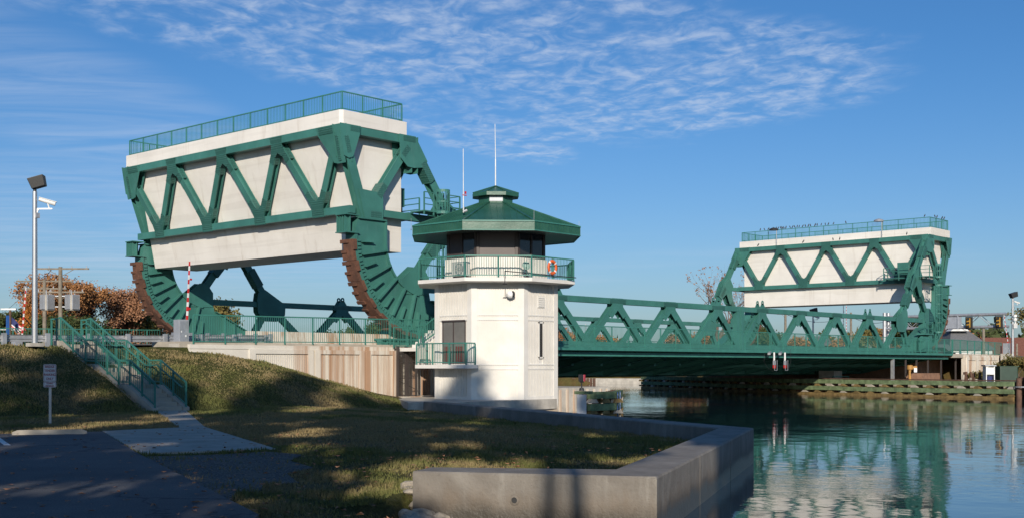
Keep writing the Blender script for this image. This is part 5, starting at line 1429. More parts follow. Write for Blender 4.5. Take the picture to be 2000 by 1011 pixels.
# hanging navigation lights at mid span
for px, lab in ((1512, 'left'), (1533, 'right')):
    x_ = onY(px, 48.75); y_ = 48.75
    nl = thing('navigation_light', '%s one of two red channel lights hanging on white tubes below mid span' % lab, 'navigation light', (x_, y_, 2.4))
    m = MB(); m.cyl((x_, y_, 2.95), (x_, y_, 3.60), .07, .07, 10); m.build('hanger_tube', 'white', nl)
    m = MB(); m.beam((x_, 49.1, 3.60), (x_ - .7, 48.8, 3.48), .2, .16); m.build('counterweight_arm', 'galv', nl)
    m = MB(); m.cyl((x_, y_, 2.62), (x_, y_, 2.94), .12, .12, 12); m.build('lamp_housing', 'boxgrey', nl)
    m = MB(); m.cyl((x_, y_, 2.36), (x_, y_, 2.60), .11, .14, 12); m.build('red_lens', 'red', nl)
    m = MB()
    for s in (-.19, .19): m.beam((x_ + s, y_ - .15, 2.2), (x_ + s, y_ - .15, 3.0), .03, .03)
    m.beam((x_ - .19, y_ - .15, 2.2), (x_ + .19, y_ - .15, 2.2), .03, .03); m.build('cage', 'galv', nl)
pts = [Vector((onY(1494, 48.9), 48.9, 3.5)) + Vector((0, 0, -.0))]
m = MB(); a = Vector((onY(1494, 48.9), 48.9, 3.5)); b = Vector((onY(1510, 48.9), 48.9, 2.35)); m.tube([a, a + Vector((-.15, 0, -.6)), (a + b) / 2 + Vector((-.2, 0, -.55)), b + Vector((0, 0, -.25)), b], .013, 5)
a2 = Vector((onY(1544, 48.9), 48.9, 3.9)); m.tube([a2, a2 + Vector((.05, 0, -1.0)), a2 + Vector((-.3, 0, -1.5))], .011, 5)
tag(m.build('loose_cable', 'dark'), 'loose grey cable drooping from the deck edge beside the channel lights', 'cable')
# fixtures on the far pier area
t = thing('concrete_block', 'stepped pale concrete block on the pier behind the green fender', 'block', (107, 57, .4))
x_, y_, _ = at(1619, 117); MB().box(x_ - .5, x_ + 1.1, y_ - .8, y_ + .8, .3, 2.05).build('upper_block', 'conc', t)
x_, y_, _ = at(1602, 116); MB().box(x_ - .7, x_ + 1.0, y_ - 1.0, y_ + 1.2, .3, 1.38).build('lower_block', 'conc', t)
x_, y_, _ = at(1642, 115); t = thing('railing', 'small green railing panel on the fender beside the pale concrete block', 'railing', (x_, y_, .6), 'approach railings')
railing(t, (x_ - .6, y_ + .5, .7), (x_ + .6, y_ - .5, .7), .85, 1.6, .14)
x_, y_, _ = at(1777, 112)
m = MB(); m.cyl((x_, y_, .9), (x_, y_, 2.2), .12, .12, 10); m.cyl((x_, y_, 2.2), (x_, y_, 2.6), .26, .26, 14); m.cyl((x_ + .1, y_ - .1, 2.35), (x_ + .5, y_ - .4, 2.40), .13, .15, 12)
tag(m.build('fog_horn', simple('ochre_fixture_paint', (.42, .22, .06), .6)), 'ochre drum shaped horn on a post in the dark opening under the right approach', 'horn')
x_, y_, _ = at(1788, 111)
m = MB(); m.beam((x_, y_, 1.95), (x_, y_, 2.35), .28, .03, (CT, ST, 0)); tag(m.build('notice_board', 'white'), 'small white notice in front of the dark opening under the right approach', 'notice')
x_, y_, _ = at(1808, 114)
m = MB()
pts = [at(1768, 113, .9), at(1804, 113, .9), at(1804, 113, 1.75), at(1798, 113, 1.80)]
m.box(x_ - 1.6, x_ + 2.2, y_ - .4, y_ + 1.2, .9, 1.85); tag(m.build('timber_bulkhead', 'brick'), 'low reddish brown timber bulkhead inside the dark opening under the right approach', 'bulkhead')
# portable toilet, barrel, green tank at the foot of the slope
x_, y_, _ = at(1932, 111)
t = thing('equipment_cabinet', 'white equipment cabinet with open front and blue drum beside the abutment slope', 'cabinet', (x_, y_, .95))
m = MB(); f3 = Vector((ST, -CT, 0)); g3 = Vector((CT, ST, 0))
def ob(m, c, u0, u1, v0, v1, z0, z1):
    vs = []
    for z in (z0, z1):
        for a_, b_ in ((u0, v0), (u1, v0), (u1, v1), (u0, v1)): p = c + f3 * a_ + g3 * b_; vs.append((p.x, p.y, z))
    return m.add(vs, [(0, 3, 2, 1), (4, 5, 6, 7), (0, 1, 5, 4), (1, 2, 6, 5), (2, 3, 7, 6), (3, 0, 4, 7)])
c_ = Vector((x_, y_, 0)); ob(m, c_, -.40, -.33, -.3, .5, .6, 2.50); ob(m, c_, .33, .40, -.3, .5, .6, 2.50); ob(m, c_, -.33, .33, .4, .5, .6, 2.4); ob(m, c_, -.33, .33, -.28, .39, 1.75, 2.40); m.build('frame', 'white', t)
m = MB(); ob(m, c_, -.50, .50, -.4, .6, 2.505, 2.62); m.build('roof_panel', 'boxgrey', t)
m = MB(); m.cyl((x_, y_, .75), (x_, y_, 1.6), .28, .28, 18); m.build('blue_drum', 'navy', t)
x_, y_, _ = at(1962, 112)
t = thing('storage_tank', 'dark green box tank beside the white cabinet at the foot of the dry slope', 'tank', (x_, y_, .9))
c_ = Vector((x_, y_, 0)); m = MB(); ob(m, c_, -.65, 1.0, -.6, 1.0, .85, 2.45); m.build('tank_body', simple('dark_green_tank', (.022, .050, .035), .5), t, bevel=.1); m = MB(); ob(m, c_, -.72, 1.07, -.67, 1.07, 2.46, 2.52); m.build('lid', simple('green_tank_lid', (.03, .07, .045), .5), t)
x_, y_, _ = at(1893, 112.5)
t = thing('scrap_pile', 'dark heap of old piles and pipes leaning on the abutment wall', 'pile', (x_, y_, .9))
for k in range(9):
    px = 1880 + k * 4.5; a = Vector(at(px, 112 + (k % 3) * .7, .9)); m = MB(); m.cyl(a, a + Vector((rnd.uniform(-.2, .2), rnd.uniform(-.2, .2), rnd.uniform(.4, 1.1))), .12, .12, 8); m.build('old_pile', 'timber_b' if k % 3 else 'path', t)

# overhead signal gantry at the far right
GX = 168.0
t = thing('signal_gantry', 'grey cantilever gantry with amber signals over the road behind the far leaf', 'signal gantry', (GX, 79, 3.6))
m = MB(); m.cyl((GX - .6, 79, 3.5), (GX - .6, 79, 10.2), .28, .26, 16); m.cyl((GX + .6, 79, 3.5), (GX + .6, 79, 10.2), .28, .26, 16); m.build('post', 'galv', t)
ya, yb = 79, 61.6
m = MB()
for dx in (-.55, .55):
    for z_ in (9.55, 7.85): m.cyl((GX + dx, ya, z_), (GX + dx, yb, z_), .20, .20, 10)
m.build('chord_tube', 'galv', t)
m = MB()
for k in range(9):
    y_a = ya - k * (ya - yb) / 9; y_b = y_a - (ya - yb) / 9
    for dx in (-.55, .55): m.cyl((GX + dx, y_a, 9.55 if k % 2 else 7.85), (GX + dx, y_b, 7.85 if k % 2 else 9.55), .05, .05, 6)
    m.cyl((GX - .55, y_a, 9.55), (GX + .55, y_b, 9.55), .05, .05, 6)
m.build('lattice', 'galv', t)
m = MB(); m.box(GX - .9, GX - .8, 67.6, 73.5, 7.7, 9.3)
for k in range(4): m.box(GX - 1.0, GX - .9, 68 + k * 1.7, 68.15 + k * 1.7, 7.6, 9.5)
m.build('sign_back', 'boxgrey', t)
for y_, nm in ((66.4, 'a'), (62.3, 'b')):
    s = MB().box(GX - 1.25, GX - 1.15, y_ - .5, y_ + .5, 7.55, 9.25).build('signal_backplate', 'black', t)
    MB().box(GX - 1.5, GX - 1.26, y_ - .22, y_ + .22, 7.8, 9.05).build('signal_head', 'yellow', s)
    m = MB()
    for z_ in (7.95, 8.42, 8.9): m.cyl((GX - 1.58, y_, z_), (GX - 1.501, y_, z_), .17, .17, 14)
    m.build('signal_lens', 'black', s)
# another small beam lamp near truss
# houses and far buildings
def house(name, label, px0, px1, d, zb, zw, zr, roofm_, wallm, gable=True, depth=8.0, hip=False, group=None):
    a = Vector(at(px0, d)); b = Vector(at(px1, d)); f = (b - a).normalized(); g = Vector((CT, ST, 0)); L = (b - a).length
    t = thing(name, label, 'house' if name != 'shed' else 'shed', (a.x, a.y, zb), group)
    def pt(u_, v_, z_): p = a + f * u_ + g * v_; return (p.x, p.y, z_)
    m = MB(); m.add([pt(0, 0, zb), pt(L, 0, zb), pt(L, depth, zb), pt(0, depth, zb), pt(0, 0, zw), pt(L, 0, zw), pt(L, depth, zw), pt(0, depth, zw)], [(0, 3, 2, 1), (0, 1, 5, 4), (1, 2, 6, 5), (2, 3, 7, 6), (3, 0, 4, 7), (4, 5, 6, 7)])
    m.build('wall', wallm, t)
    e = .5; m = MB(); r0 = L * .38 if hip else -e; r1 = L * .62 if hip else L + e
    m.add([pt(-e, -e, zw + .01), pt(L + e, -e, zw + .01), pt(L + e, depth + e, zw + .01), pt(-e, depth + e, zw + .01), pt(r0, depth / 2, zr), pt(r1, depth / 2, zr)], [(0, 1, 5, 4), (2, 3, 4, 5), (1, 2, 5), (3, 0, 4), (0, 3, 2, 1)])
    m.build('roof', roofm_, t)
    n = max(1, int(L / 3)); 
    for k in range(n):
        m = MB(); u_ = (k + .5) * L / n; m.add([pt(u_ - .5, -.06, zb + 1.0), pt(u_ + .5, -.06, zb + 1.0), pt(u_ + .5, -.06, zb + 2.0), pt(u_ - .5, -.06, zb + 2.0), pt(u_ - .5, -.01, zb + 1.0), pt(u_ + .5, -.01, zb + 1.0), pt(u_ + .5, -.01, zb + 2.0), pt(u_ - .5, -.01, zb + 2.0)], [(0, 1, 2, 3), (0, 4, 5, 1), (1, 5, 6, 2), (2, 6, 7, 3), (3, 7, 4, 0)]); m.build('window', 'glass', t)
    return t, pt, L
t, pt, L = house('house', 'grey hip roofed building with a white gable behind the right railing', 1858, 1938, 200, 1.2, 5.1, 9.3, 'greyroof', 'housew', hip=True, depth=14)
m = MB(); q = L * .36; m.add([pt(q - 1.2, 3.6, 8.3), pt(q + 1.9, 3.6, 8.3), pt(q + .35, 3.6, 9.6), pt(q - 1.2, 6, 8.3), pt(q + 1.9, 6, 8.3), pt(q + .35, 6, 9.6)], [(0, 1, 2), (3, 5, 4), (0, 3, 4, 1), (1, 4, 5, 2), (2, 5, 3, 0)]); m.build('gable_vent', 'housew', t)
house('house', 'long low building with rust red roof and white base at the far right edge', 1946, 2060, 215, 1.0, 3.9, 7.6, 'redroof', 'housew', depth=12)
house('shed', 'small white shed behind the right railing, just right of the far rolling girder', 1836, 1856, 190, 1.2, 4.9, 5.9, 'greyroof', 'housew', depth=5)
house('house', 'low reddish building seen through the railing just right of the middle of the span', 1470, 1500, 240, 2.5, 6.6, 8.6, 'redroof', 'brick', depth=8)
house('house', 'low brown house seen through the truss under the far counterweight', 1596, 1622, 240, 2.5, 6.4, 8.4, 'greyroof', 'brick', depth=8)
x_, y_, _ = at(1144, 260)
t = thing('white_storage_tower', 'tiny distant white tower seen through the truss just right of the control tower', 'tower', (x_, y_, 1))
MB().box(x_ - 1.1, x_ + 1.1, y_ - 1.1, y_ + 1.1, 1, 9.3).build('tower_shaft', 'housew', t); MB().cyl((x_, y_, 9.3), (x_, y_, 11.4), .12, .08, 6).build('mast', 'galv', t); MB().box(x_ - 1.3, x_ + 1.3, y_ - 1.3, y_ + 1.3, 9.31, 9.5).build('cap', 'housew', t)
# parked cars seen through the railing, far right
def car(label, px, d, colm, group='cars parked beyond the right approach'):
    x, y, _ = at(px, d); t = thing('parked_car', label, 'car', (x, y, 1.2), group); f = Vector((.8, -.6, 0)); g = Vector((.6, .8, 0)); c = Vector((x, y, 0)); z0 = 3.75
    def body(profile, hw, name, mat):
        m = MB(); vs = [c + f * u_ + g * -hw + Vector((0, 0, z0 + v_)) for u_, v_ in profile] + [c + f * u_ + g * hw + Vector((0, 0, z0 + v_)) for u_, v_ in profile]; n = len(profile)
        m.add(vs, [tuple(range(n)), tuple(range(2 * n - 1, n - 1, -1))] + [(i_, n + i_, n + (i_ + 1) % n, (i_ + 1) % n) for i_ in range(n)]); return m.build(name, mat, t, bevel=.04)
    body([(-2.2, .3), (2.2, .3), (2.25, .7), (1.3, .9), (-1.5, .95), (-2.2, .85)], .88, 'body', colm)
    body([(-1.4, .96), (1.2, .92), (.55, 1.42), (-1.0, 1.42)], .76, 'cabin', 'glass')
    for u_ in (-1.35, 1.35):
        for v_ in (-.8, .8): q = c + f * u_ + g * v_ + Vector((0, 0, z0 + .32)); MB().cyl(q - g * .1, q + g * .1, .32, .32, 14).build('wheel', 'black', t)
    t.location.z = z0
    for ch in t.children: ch.location.z = 1.2 - z0
for px, d, cm, lab in ((1758, 176, 'blue', 'blue car seen through the railing under the far leaf'), (1735, 180, 'white', 'white car seen through the railing left of the blue one'), (1833, 178, 'dark', 'dark car seen through the railing right of the far rolling girder')):
    car(lab, px, d, cm)
# lamp fixtures on the far counterweight
for px, d, lab in ((1515, 137, 'left'), (1721, 128, 'right')):
    x_ = 2 * XC - 48.3; a_, b_ = ray(px); y_ = onX(px, x_ - .1) 
    lf = thing('flood_light', '%s disc shaped flood light on a bracket above the far counterweight railing' % lab, 'flood light', (x_ - .1, y_, 16.2), 'flood lights on the far counterweight')
    xx = 2 * XC - 48.1 - .12
    m = MB(); m.cyl((xx, y_, 16.0), (xx, y_, 17.8), .04, .04, 8); m.beam((xx, y_, 16.2), (xx + .12, y_, 16.2), .08, .05); m.build('bracket', 'galv', lf)
    m = MB(); m.lathe((xx, y_ + .35, 17.75), [(.05, .16), (.30, .10), (.52, -.02), (.50, -.14), (.05, -.18)], 20); m.build('lamp_head', 'boxgrey' if lab == 'right' else 'dark', lf)
# birds
def bird(x, y, z, ang, s=1.0):
    bm = bmesh.new(); bmesh.ops.create_uvsphere(bm, u_segments=10, v_segments=8, radius=1)
    for v in bm.verts:
        x0, y0, z0 = v.co; r_ = math.sqrt(x0 * x0 + y0 * y0)
        fwd = z0    # sphere axis becomes the body axis
        w_ = 1.0 if fwd < .3 else 1.0
        # pull the axis out: tail thin, head round
        v.co = Vector((x0 * .075, y0 * .085, fwd * .17))
        if fwd < -.5: v.co.x *= .35; v.co.z *= 1.5
        if fwd > .55: v.co.y += 0; v.co.x *= 1.15; v.co.z *= 1.05
    me = bpy.data.meshes.new('bird'); 
    rot = Matrix.Rotation(R(38), 4, 'X'); bm.transform(rot)
    c = bmesh.ops.create_cone(bm, segments=6, radius1=.012, radius2=.001, depth=.05, matrix=Matrix.Translation((0, -.11, .17)) @ Matrix.Rotation(R(90), 4, 'X'))
    bmesh.ops.create_uvsphere(bm, u_segments=8, v_segments=6, radius=.055, matrix=Matrix.Translation((0, -.075, .165)))
    for sx in (-.025, .025): bmesh.ops.create_cone(bm, segments=5, radius1=.006, radius2=.006, depth=.1, matrix=Matrix.Translation((sx, 0, -.12)))
    bm.to_mesh(me); bm.free(); me.materials.append(M['birdb']); me.polygons.foreach_set('use_smooth', [True] * len(me.polygons))
    o = bpy.data.objects.new('bird', me); COL.objects.link(o); return o
proto = bird(0, 0, 0, 0)
bl = 'small dark bird perched in the row along the far counterweight railing'
def put_bird(p, ang, s, label, group):
    global proto
    o = proto if 'label' not in proto else proto.copy()
    if o is not proto: COL.objects.link(o)
    o.location = p; o.rotation_euler = (0, 0, ang); o.scale = (s, s, s)
    o['label'] = label; o['category'] = 'bird'; o['group'] = group
xr_ = 2 * XC - 47.9
for px in (1485, 1493, 1501, 1511, 1516, 1520, 1525, 1528, 1531, 1535, 1543, 1548, 1552, 1557, 1561, 1568, 1573, 1579, 1583, 1592, 1596, 1604, 1612, 1618, 1628, 1652, 1806):
    put_bird((xr_, onX(px, xr_), 17.86), rnd.uniform(0, 6.28), rnd.uniform(.62, .85), bl, 'birds perched on the far counterweight railing')
for px in (1826, 1830, 1840, 1844):
    put_bird((onY(px, 52.15), 52.15, 17.86), rnd.uniform(0, 6.28), .75, bl, 'birds perched on the far counterweight railing')
for px in (1481, 1569, 1627, 1640, 1771, 1834, 1838, 1842, 1849, 1853):
    if px < 1812: x_ = 2 * XC - 48.95; y_ = onX(px, x_); 
    else: y_ = YN; x_ = onY(px, YN)
    put_bird((x_, y_, 16.05), rnd.uniform(0, 6.28), .8, 'small dark bird standing on the green top beam below the far counterweight parapet', 'birds on the green top beam')
# ------------------------------------------------------------------ vegetation
def leaf_mesh(name, centers, sizes, mat, parent, seed=0, flat=.0):
    rg = np.random.default_rng(seed); n = len(centers)
    a = rg.normal(size=(n, 3)); a /= np.linalg.norm(a, axis=1)[:, None]; b = rg.normal(size=(n, 3)); b -= (a * b).sum(1)[:, None] * a; b /= np.linalg.norm(b, axis=1)[:, None]
    s = np.asarray(sizes)[:, None]
    P = np.asarray(centers)
    v = np.stack([P - a * s, P + b * s * .55, P + a * s, P - b * s * .55], 1).reshape(-1, 3)
    off = np.array(wloc(parent)) if parent else np.zeros(3)
    me = bpy.data.meshes.new(name); me.vertices.add(4 * n); me.vertices.foreach_set('co', (v - off).ravel().astype(np.float32))
    me.loops.add(4 * n); me.loops.foreach_set('vertex_index', np.arange(4 * n, dtype=np.int32)); me.polygons.add(n); me.polygons.foreach_set('loop_start', np.arange(0, 4 * n, 4, dtype=np.int32)); me.polygons.foreach_set('loop_total', np.full(n, 4, dtype=np.int32))
    me.update(calc_edges=True); me.materials.append(M[mat]); o = bpy.data.objects.new(name, me); COL.objects.link(o)
    if parent: o.parent = parent
    return o
def grow(base, height_, spread, seed, trunk_r, fork=.3, levels=4, lean=(0, 0), up=.25):
    """recursive limbs; returns mesh and end points"""
    rr = random.Random(seed); mb = MB(); tips = []
    def br(p, d, L, r_, lv):
        seg = 3; q = p; dd = d.copy(); rad = r_
        for k in range(seg):
            dd = (dd + Vector((rr.uniform(-1, 1), rr.uniform(-1, 1), rr.uniform(-.3, .6))) * .16).normalized(); q2 = q + dd * (L / seg); r2 = rad * .82
            mb.cyl(q, q2, rad, r2, 7 if lv < 2 else (5 if lv < 3 else 4)); q = q2; rad = r2
            if lv >= 2: tips.append((q.copy(), lv))
        if lv >= levels: tips.append((q, lv)); return
        n = rr.choice((2, 3, 3)) if lv else 4
        for k in range(n):
            az = rr.uniform(0, 6.28) if lv else k * 1.57 + rr.uniform(-.5, .5); sp = rr.uniform(.5, 1.0) * spread
            t1 = dd.cross(Vector((0, 0, 1)) if abs(dd.z) < .9 else Vector((1, 0, 0))).normalized(); t2 = dd.cross(t1)
            nd = (dd + (t1 * math.cos(az) + t2 * math.sin(az)) * sp + Vector((0, 0, up))).normalized()
            br(q, nd, L * rr.uniform(.58, .82), rad * rr.uniform(.6, .8), lv + 1)
    base = Vector(base); br(base, Vector((lean[0], lean[1], 1)).normalized(), height_ * fork, trunk_r, 0)
    return mb, tips
def tree(name, label, px, d, zb, H, mat, seed, spread=.8, nleaf=9000, lsize=.16, clump=1.1, group='trees beyond the road', bark='bark', sparse=1.0, fork=.28, tr=.28, cat='tree', levels=4):
    x, y, _ = at(px, d) if px is not None else (d[0], d[1], 0)
    t = thing(name, label, cat, (x, y, zb), group)
    mb, tips = grow((x, y, zb - .3), H, spread, seed, tr, fork, levels=levels)
    zmax = max(p.z for p, l in tips); sc = H / max(.1, zmax - zb)
    mb.v = [(x + (vx - x) * sc, y + (vy - y) * sc, zb + (vz - zb) * sc) for vx, vy, vz in mb.v]
    mb.build('trunk', bark, t, recalc=False)
    T = np.array([[x + (p.x - x) * sc, y + (p.y - y) * sc, zb + (p.z - zb) * sc] for p, l in tips])
    rg = np.random.default_rng(seed)
    keep = rg.random(len(T)) < sparse; T = T[keep]
    if len(T) and nleaf:
        w8 = rg.random(len(T)) ** 1.5 + .1; w8 /= w8.sum()
        idx = rg.choice(len(T), nleaf, p=w8); rad = clump * (.35 + .65 * rg.random(len(T)))
        off = rg.normal(size=(nleaf, 3)) * .42; off[:, 2] *= .75
        C = T[idx] + off * rad[idx][:, None]; C = C[C[:, 2] > zb + .25]
        leaf_mesh('crown', C, lsize * (.6 + .8 * rg.random(len(C))), mat, t, seed)
    return t
# left background
tree('oak_tree', 'largest russet oak right behind the transformer pole', 128, 112, 1, 9.6, 'leaf_b', 11, .85, 20000, .105, 1.15, tr=.35)
tree('oak_tree', 'broad russet oak with pinkish crown between the poles and the rusty tread', 205, 118, 1, 8.6, 'leaf_p', 12, 1.0, 20000, .105, 1.15, tr=.35)
tree('oak_tree', 'orange brown tree between the tall light pole and the second utility pole', 78, 128, 1, 8.2, 'leaf_o', 13, .95, 16000, .11, 1.2)
tree('oak_tree', 'low orange tree behind the distant striped arm at far left', 40, 135, 1, 6.0, 'leaf_o', 14, .9, 8000, .18, 1.3)
tree('evergreen_tree', 'dark green evergreen at the far left edge of the picture', -2, 130, 1, 7.2, 'leaf_g', 15, .7, 9000, .17, 1.1)
tree('evergreen_tree', 'round dark evergreen behind the foot of the transformer pole', 96, 104, 1, 5.6, 'leaf_g', 16, .9, 9000, .14, 1.1)
tree('evergreen_tree', 'low olive evergreen right of the transformer pole foot', 150, 103, 1, 5.4, 'leaf_g', 17, .9, 9000, .14, 1.2)
tree('evergreen_tree', 'low dark evergreen under the pinkish oak', 200, 104, 1, 4.6, 'leaf_g', 18, 1.0, 8000, .14, 1.1)
tree('maple_tree', 'loose yellow green tree just left of the rusty tread', 300, 122, 1, 7.4, 'leaf_y', 19, .9, 8000, .17, 1.1)
tree('maple_tree', 'pinkish brown tree low behind the left end of the far truss', 255, 120, 1, 6.3, 'leaf_p', 20, .9, 8000, .17, 1.2)
tree('maple_tree', 'small brown and green tree seen through the far rolling girder opening', 418, 124, 1, 7.9, 'leaf_y', 21, .9, 7000, .17, 1.1)
# dark green trees beyond the canal seen low through the railing
for k, (px, H) in enumerate(((610, 4.4), (640, 5.2), (668, 5.0), (700, 5.8), (728, 6.6), (752, 7.2), (780, 7.4))):
    tree('evergreen_tree', '%s low green tree seen through the railing left of the near rolling girder' % ('first second third fourth fifth sixth seventh'.split()[k]), px, 190, 1, H + 1.2, 'leaf_g', 30 + k, .9, 3500, .22, 1.6, group='green trees seen through the railing', levels=3)
for k, (px, H, mt) in enumerate(((1106, 7.5, 'leaf_b'), (1126, 6.4, 'leaf_y'), (1158, 6.2, 'leaf_g'), (1180, 7.0, 'leaf_o'), (1330, 6.6, 'leaf_p'), (1370, 7.0, 'leaf_b'), (1408, 7.2, 'leaf_y'), (1440, 6.8, 'leaf_g'), (1472, 8, 'leaf_g'), (1520, 7.2, 'leaf_g'), (1560, 6.5, 'leaf_b'), (1640, 7.0, 'leaf_b'), (1690, 7.5, 'leaf_y'), (1720, 7.5, 'leaf_b'))):
    tree('maple_tree', '%s small tree of the row seen through the span railing, counted from the control tower' % ('first second third fourth fifth sixth seventh eighth ninth tenth eleventh twelfth thirteenth fourteenth'.split()[k]), px, 215 + (k % 4) * 8, 1, H, mt, 50 + k, .95, 3000, .25, 1.6, group='trees seen through the span railing', levels=3)
tree('oak_tree', 'tall nearly bare tree with few rusty leaves left of the far counterweight', 1386, 175, 1, 16.6, 'leaf_p', 77, .85, 700, .13, .5, bark='greybark', sparse=.3, fork=.25, tr=.6, levels=5)
tree('oak_tree', 'second bare branching tree partly behind the far counterweight', 1432, 178, 1, 15.0, 'leaf_p', 82, .9, 200, .13, .5, bark='greybark', sparse=.2, fork=.25, tr=.55, levels=5)
tree('oak_tree', 'sparse tree with dark leaves reaching in at the right edge', 2030, 150, 1, 9.5, 'leaf_y', 79, 1.0, 1800, .16, .8, sparse=.4, bark='greybark')
tree('evergreen_tree', 'small green tree behind the far rolling girder base', 1800, 180, 1, 8.4, 'leaf_g', 80, .9, 6000, .2, 1.4)
tree('maple_tree', 'small reddish tree left of the grey hip roof', 1868, 225, 1, 7.9, 'leaf_b', 81, .9, 5000, .24, 1.5)
# far wooded horizon: reads as one mass
rg = np.random.default_rng(5); N = 26000; C = []; ang = np.linspace(-38, 38, 400)
px_ = rg.uniform(-200, 2200, N); d_ = rg.uniform(330, 420, N)
hh = 7.0 + 2.2 * np.sin(px_ / 23.) + 1.6 * np.sin(px_ / 9.1 + 1) + 1.4 * np.sin(px_ / 51.) + rg.normal(size=N) * .5
hh = np.where(px_ > 1830, hh + 3.6, hh)
u = (px_ - 1000) / 2380; zz_ = 1 + rg.random(N) ** .7 * hh
C = np.stack([(CT + ST * u) * d_, (ST - CT * u) * d_, zz_], 1)
o = leaf_mesh('far_woodland', C, .9 + .9 * rg.random(N), 'leaf_g', None, 6); tag(o, 'low dark line of far woods along the horizon', 'woods', kind='stuff')
# backing mound so the far woods are solid
xs2 = np.linspace(-400, 2400, 60); m = MB(); vs = []
for q in xs2:
    for d2, z2 in ((340, 1), (380, 5.2 + (3.2 if q > 1830 else 0) + 1.0 * math.sin(q / 40)), (430, 1)): vs.append(at(q, d2, z2))
m.add(vs, [(3 * i_ + j, 3 * i_ + 3 + j, 3 * i_ + 4 + j, 3 * i_ + 1 + j) for i_ in range(59) for j in range(2)]); o = m.build('far_hill', 'leaf_g'); o['kind'] = 'structure'
# far bank: bulkhead
m = MB(); a = Vector(at(1075, 176)); b = Vector(at(1300, 168)); L = (b - a).length; d = (b - a).normalized()
m.beam(a + Vector((0, 0, .1)), b + Vector((0, 0, .1)), .5, 1.3)
fbk = thing('far_bulkhead', 'low pale bulkhead along the far bank under the bridge', 'bulkhead', tuple(a)); m.build('bulkhead_wall', 'conc', fbk)
m = MB(); n_ = Vector((d.y, -d.x, 0))
for k in range(int(L * .45 / .5)): p = a + d * (k * .5) + n_ * .3; m.cyl(p + Vector((0, 0, -.6)), p + Vector((0, 0, .74)), .2, .2, 6)
m.build('pile_row', 'timber_b', fbk)
# dry shrubs on the right slope and by the abutment
for k, (px, d, H) in enumerate(((1950, 118, 1.5), (1972, 116, 1.9), (1992, 113, 2.2), (1905, 116, .8))):
    tree('shrub', ('dry ochre shrub low on the right slope next to the wall', 'dry shrub above the green tank', 'taller dry shrub at the right picture edge above the piles', 'small weeds at the foot of the abutment wall')[k], px, d, hz(at(px, d)[0], at(px, d)[1]), H, 'leaf_y', 90 + k, 1.2, 2600, .10, .6, group='dry shrubs', levels=2, cat='shrub', tr=.05)
# pines behind the photographer: only their shadows reach the picture
def pine(x, y, H, seed, crown0=.42, rmax=2.4, label='', n=3600):
    zb = .7; t = thing('pine_tree', label, 'pine tree', (x, y, zb), 'pines behind the lawn')
    rr = random.Random(seed); rg = np.random.default_rng(seed)
    m = MB(); pts = [Vector((x + math.sin(k * .7 + seed) * .12, y + math.cos(k * .9 + seed) * .12, zb - .3 + (H + .3) * k / 8)) for k in range(9)]
    for k in range(8): m.cyl(pts[k], pts[k + 1], .20 * (1 - k / 9.5), .20 * (1 - (k + 1) / 9.5), 9)
    C = []
    nb_ = 26
    for k in range(nb_):
        f = crown0 + (1 - crown0) * (k + rr.random()) / nb_; z = zb + H * f; Lb = rmax * (1 - (f - crown0) / (1 - crown0)) ** .7 * rr.uniform(.55, 1.1) + .4; a_ = rr.uniform(0, 6.28)
        p = Vector((x, y, z)); q = p + Vector((math.cos(a_) * Lb, math.sin(a_) * Lb, Lb * .15)); m.cyl(p, q, .05, .015, 5)
        nn_ = n // nb_; s_ = rg.random(nn_) ** .5
        C.append(np.array(p)[None] + s_[:, None] * (np.array(q) - np.array(p))[None] + rg.normal(size=(nn_, 3)) * np.array([.38, .38, .26]))
    m.build('trunk', 'bark', t, recalc=False); C = np.concatenate(C); leaf_mesh('crown', C, .22 + .2 * rg.random(len(C)), 'needle', t, seed)
k = 0
for row, (l0, s0, sp_, H0) in enumerate(((-7, -8, 3.7, 27.6), (-12, -5, 4.0, 29.2))):
    for i_ in range(11 if row == 0 else 9):
        s_ = s0 + i_ * sp_ + rnd.uniform(-.7, .7); l_ = l0 + rnd.uniform(-1.2, 1.2)
        x_ = .743 * l_ - .669 * s_; y_ = .669 * l_ + .743 * s_
        pine(x_, y_, H0 - (1.3 if s_ < 7 else 0) - 3.7 * min(1, max(0, (s_ - 5) / 7)) + rnd.uniform(-1.6, 1.0), 200 + k, .50 if -4.5 < s_ < 3.2 else (.38 if s_ < 0 else .24), 3.2 if s_ > 0 else 2.4,
             'tall pine with a bare lower trunk in the grove behind the lawn', 4600); k += 1
# short grass blades on the lawn and slope
rg = np.random.default_rng(12)
N = 640000
d_ = 13 + 49 * rg.random(N) ** .9; u_ = rg.uniform(-.44, .22, N)
X = (CT + ST * u_) * d_; Y = (ST - CT * u_) * d_
def inpoly(X, Y, P):
    ins = np.zeros(X.shape, bool); n = len(P)
    for i_ in range(n):
        a = P[i_]; b = P[(i_ + 1) % n]; c = ((a[1] > Y) != (b[1] > Y))
        with np.errstate(divide='ignore', invalid='ignore'): xi = (b[0] - a[0]) * (Y - a[1]) / (b[1] - a[1]) + a[0]
        ins ^= c & (X < xi)
    return ins
ok = (sdist(X, Y) > .52) & ~inpoly(X, Y, [p[:2] for p in pk]) & ~inpoly(X, Y, [p[:2] for p in sw]) & (Y < 49.05) & ~((X > 25.6) & (X < 27.5) & (Y > 42.2)) & ~inpoly(X, Y, [(38.6, 41.6), (44.5, 49.1), (48, 49), (48, 40.5)])
gvp = [p[:2] for p in gv]; ok &= ~(inpoly(X, Y, gvp) & (rg.random(N) < .93))
pn = np.sin(X * 1.7 + np.sin(Y * 1.3) * 2) * np.sin(Y * 2.1 + np.sin(X * .9) * 2); ok &= rg.random(N) < .55 + .45 * pn
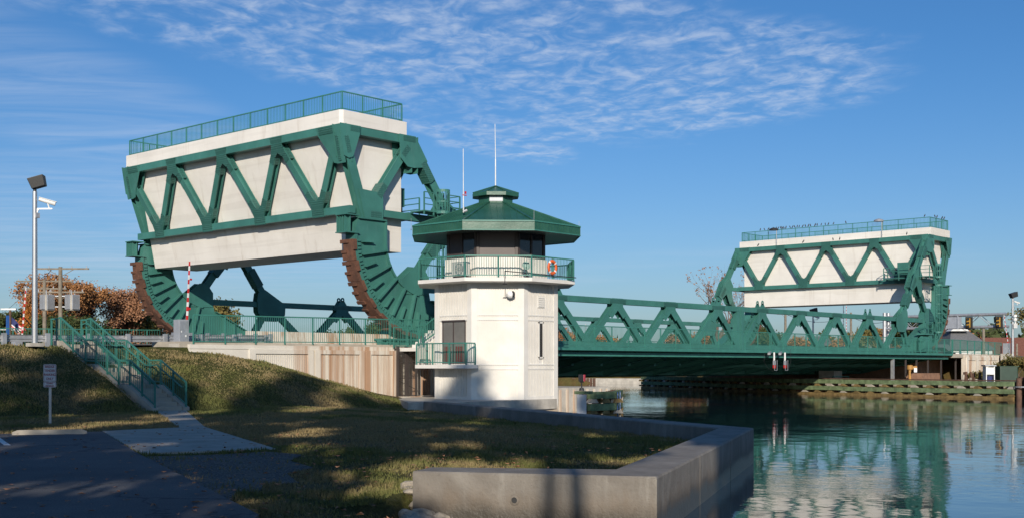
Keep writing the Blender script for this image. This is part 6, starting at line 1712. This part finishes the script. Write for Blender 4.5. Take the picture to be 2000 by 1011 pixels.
X, Y, d_ = X[ok], Y[ok], d_[ok]; n = len(X); Zg = height(X, Y)
hgt = (.035 + .06 * rg.random(n)) * (.8 + .5 * (pn[ok] > .2)); wd = .006 + .0004 * d_; an = rg.uniform(0, 6.28, n); le = rg.normal(size=(n, 2)) * .03
v = np.empty((n, 3, 3)); v[:, 0] = np.stack([X - np.cos(an) * wd, Y - np.sin(an) * wd, Zg - .01], 1); v[:, 1] = np.stack([X + np.cos(an) * wd, Y + np.sin(an) * wd, Zg - .01], 1); v[:, 2] = np.stack([X + le[:, 0], Y + le[:, 1], Zg + hgt], 1)
me = bpy.data.meshes.new('grass'); me.vertices.add(3 * n); me.vertices.foreach_set('co', v.ravel().astype(np.float32)); me.loops.add(3 * n); me.loops.foreach_set('vertex_index', np.arange(3 * n, dtype=np.int32)); me.polygons.add(n); me.polygons.foreach_set('loop_start', np.arange(0, 3 * n, 3, dtype=np.int32)); me.polygons.foreach_set('loop_total', np.full(n, 3, dtype=np.int32)); me.update(calc_edges=True); me.materials.append(M['blade'])
o = bpy.data.objects.new('grass', me); COL.objects.link(o); tag(o, 'short worn grass of the lawn and slope', 'grass', kind='stuff')

# fallen leaves blown over the lawn, path and car park
nl_ = 1500; d_ = 14 + 34 * rg.random(nl_); u_ = rg.uniform(-.43, .15, nl_); X = (CT + ST * u_) * d_; Y = (ST - CT * u_) * d_
ok = (sdist(X, Y) > .6) & (Y < 48.5) & ~((X > 25.5) & (X < 27.6) & (Y > 42)); X, Y = X[ok], Y[ok]; Zg = np.maximum(height(X, Y) + .05, .82 * (Y < 36) * (X < 22))
n = len(X); sz = .035 + .03 * rg.random(n); an = rg.uniform(0, 6.28, n); tz = rg.normal(size=(n, 2)) * .012
v = np.empty((n, 4, 3))
for q, (ca, f_) in enumerate(((0, 1), (1.57, .6), (3.14, 1), (4.71, .6))): v[:, q] = np.stack([X + np.cos(an + ca) * sz * f_, Y + np.sin(an + ca) * sz * f_, Zg + (tz[:, 0] if q % 2 else tz[:, 1])], 1)
me = bpy.data.meshes.new('fallen_leaves'); me.from_pydata(v.reshape(-1, 3).tolist(), [], [tuple(range(4 * i_, 4 * i_ + 4)) for i_ in range(n)]); me.materials.append(M['leaf_p'])
o = bpy.data.objects.new('fallen_leaves', me); COL.objects.link(o); tag(o, 'scattered brown fallen leaves on lawn and paving', 'leaves', kind='stuff')
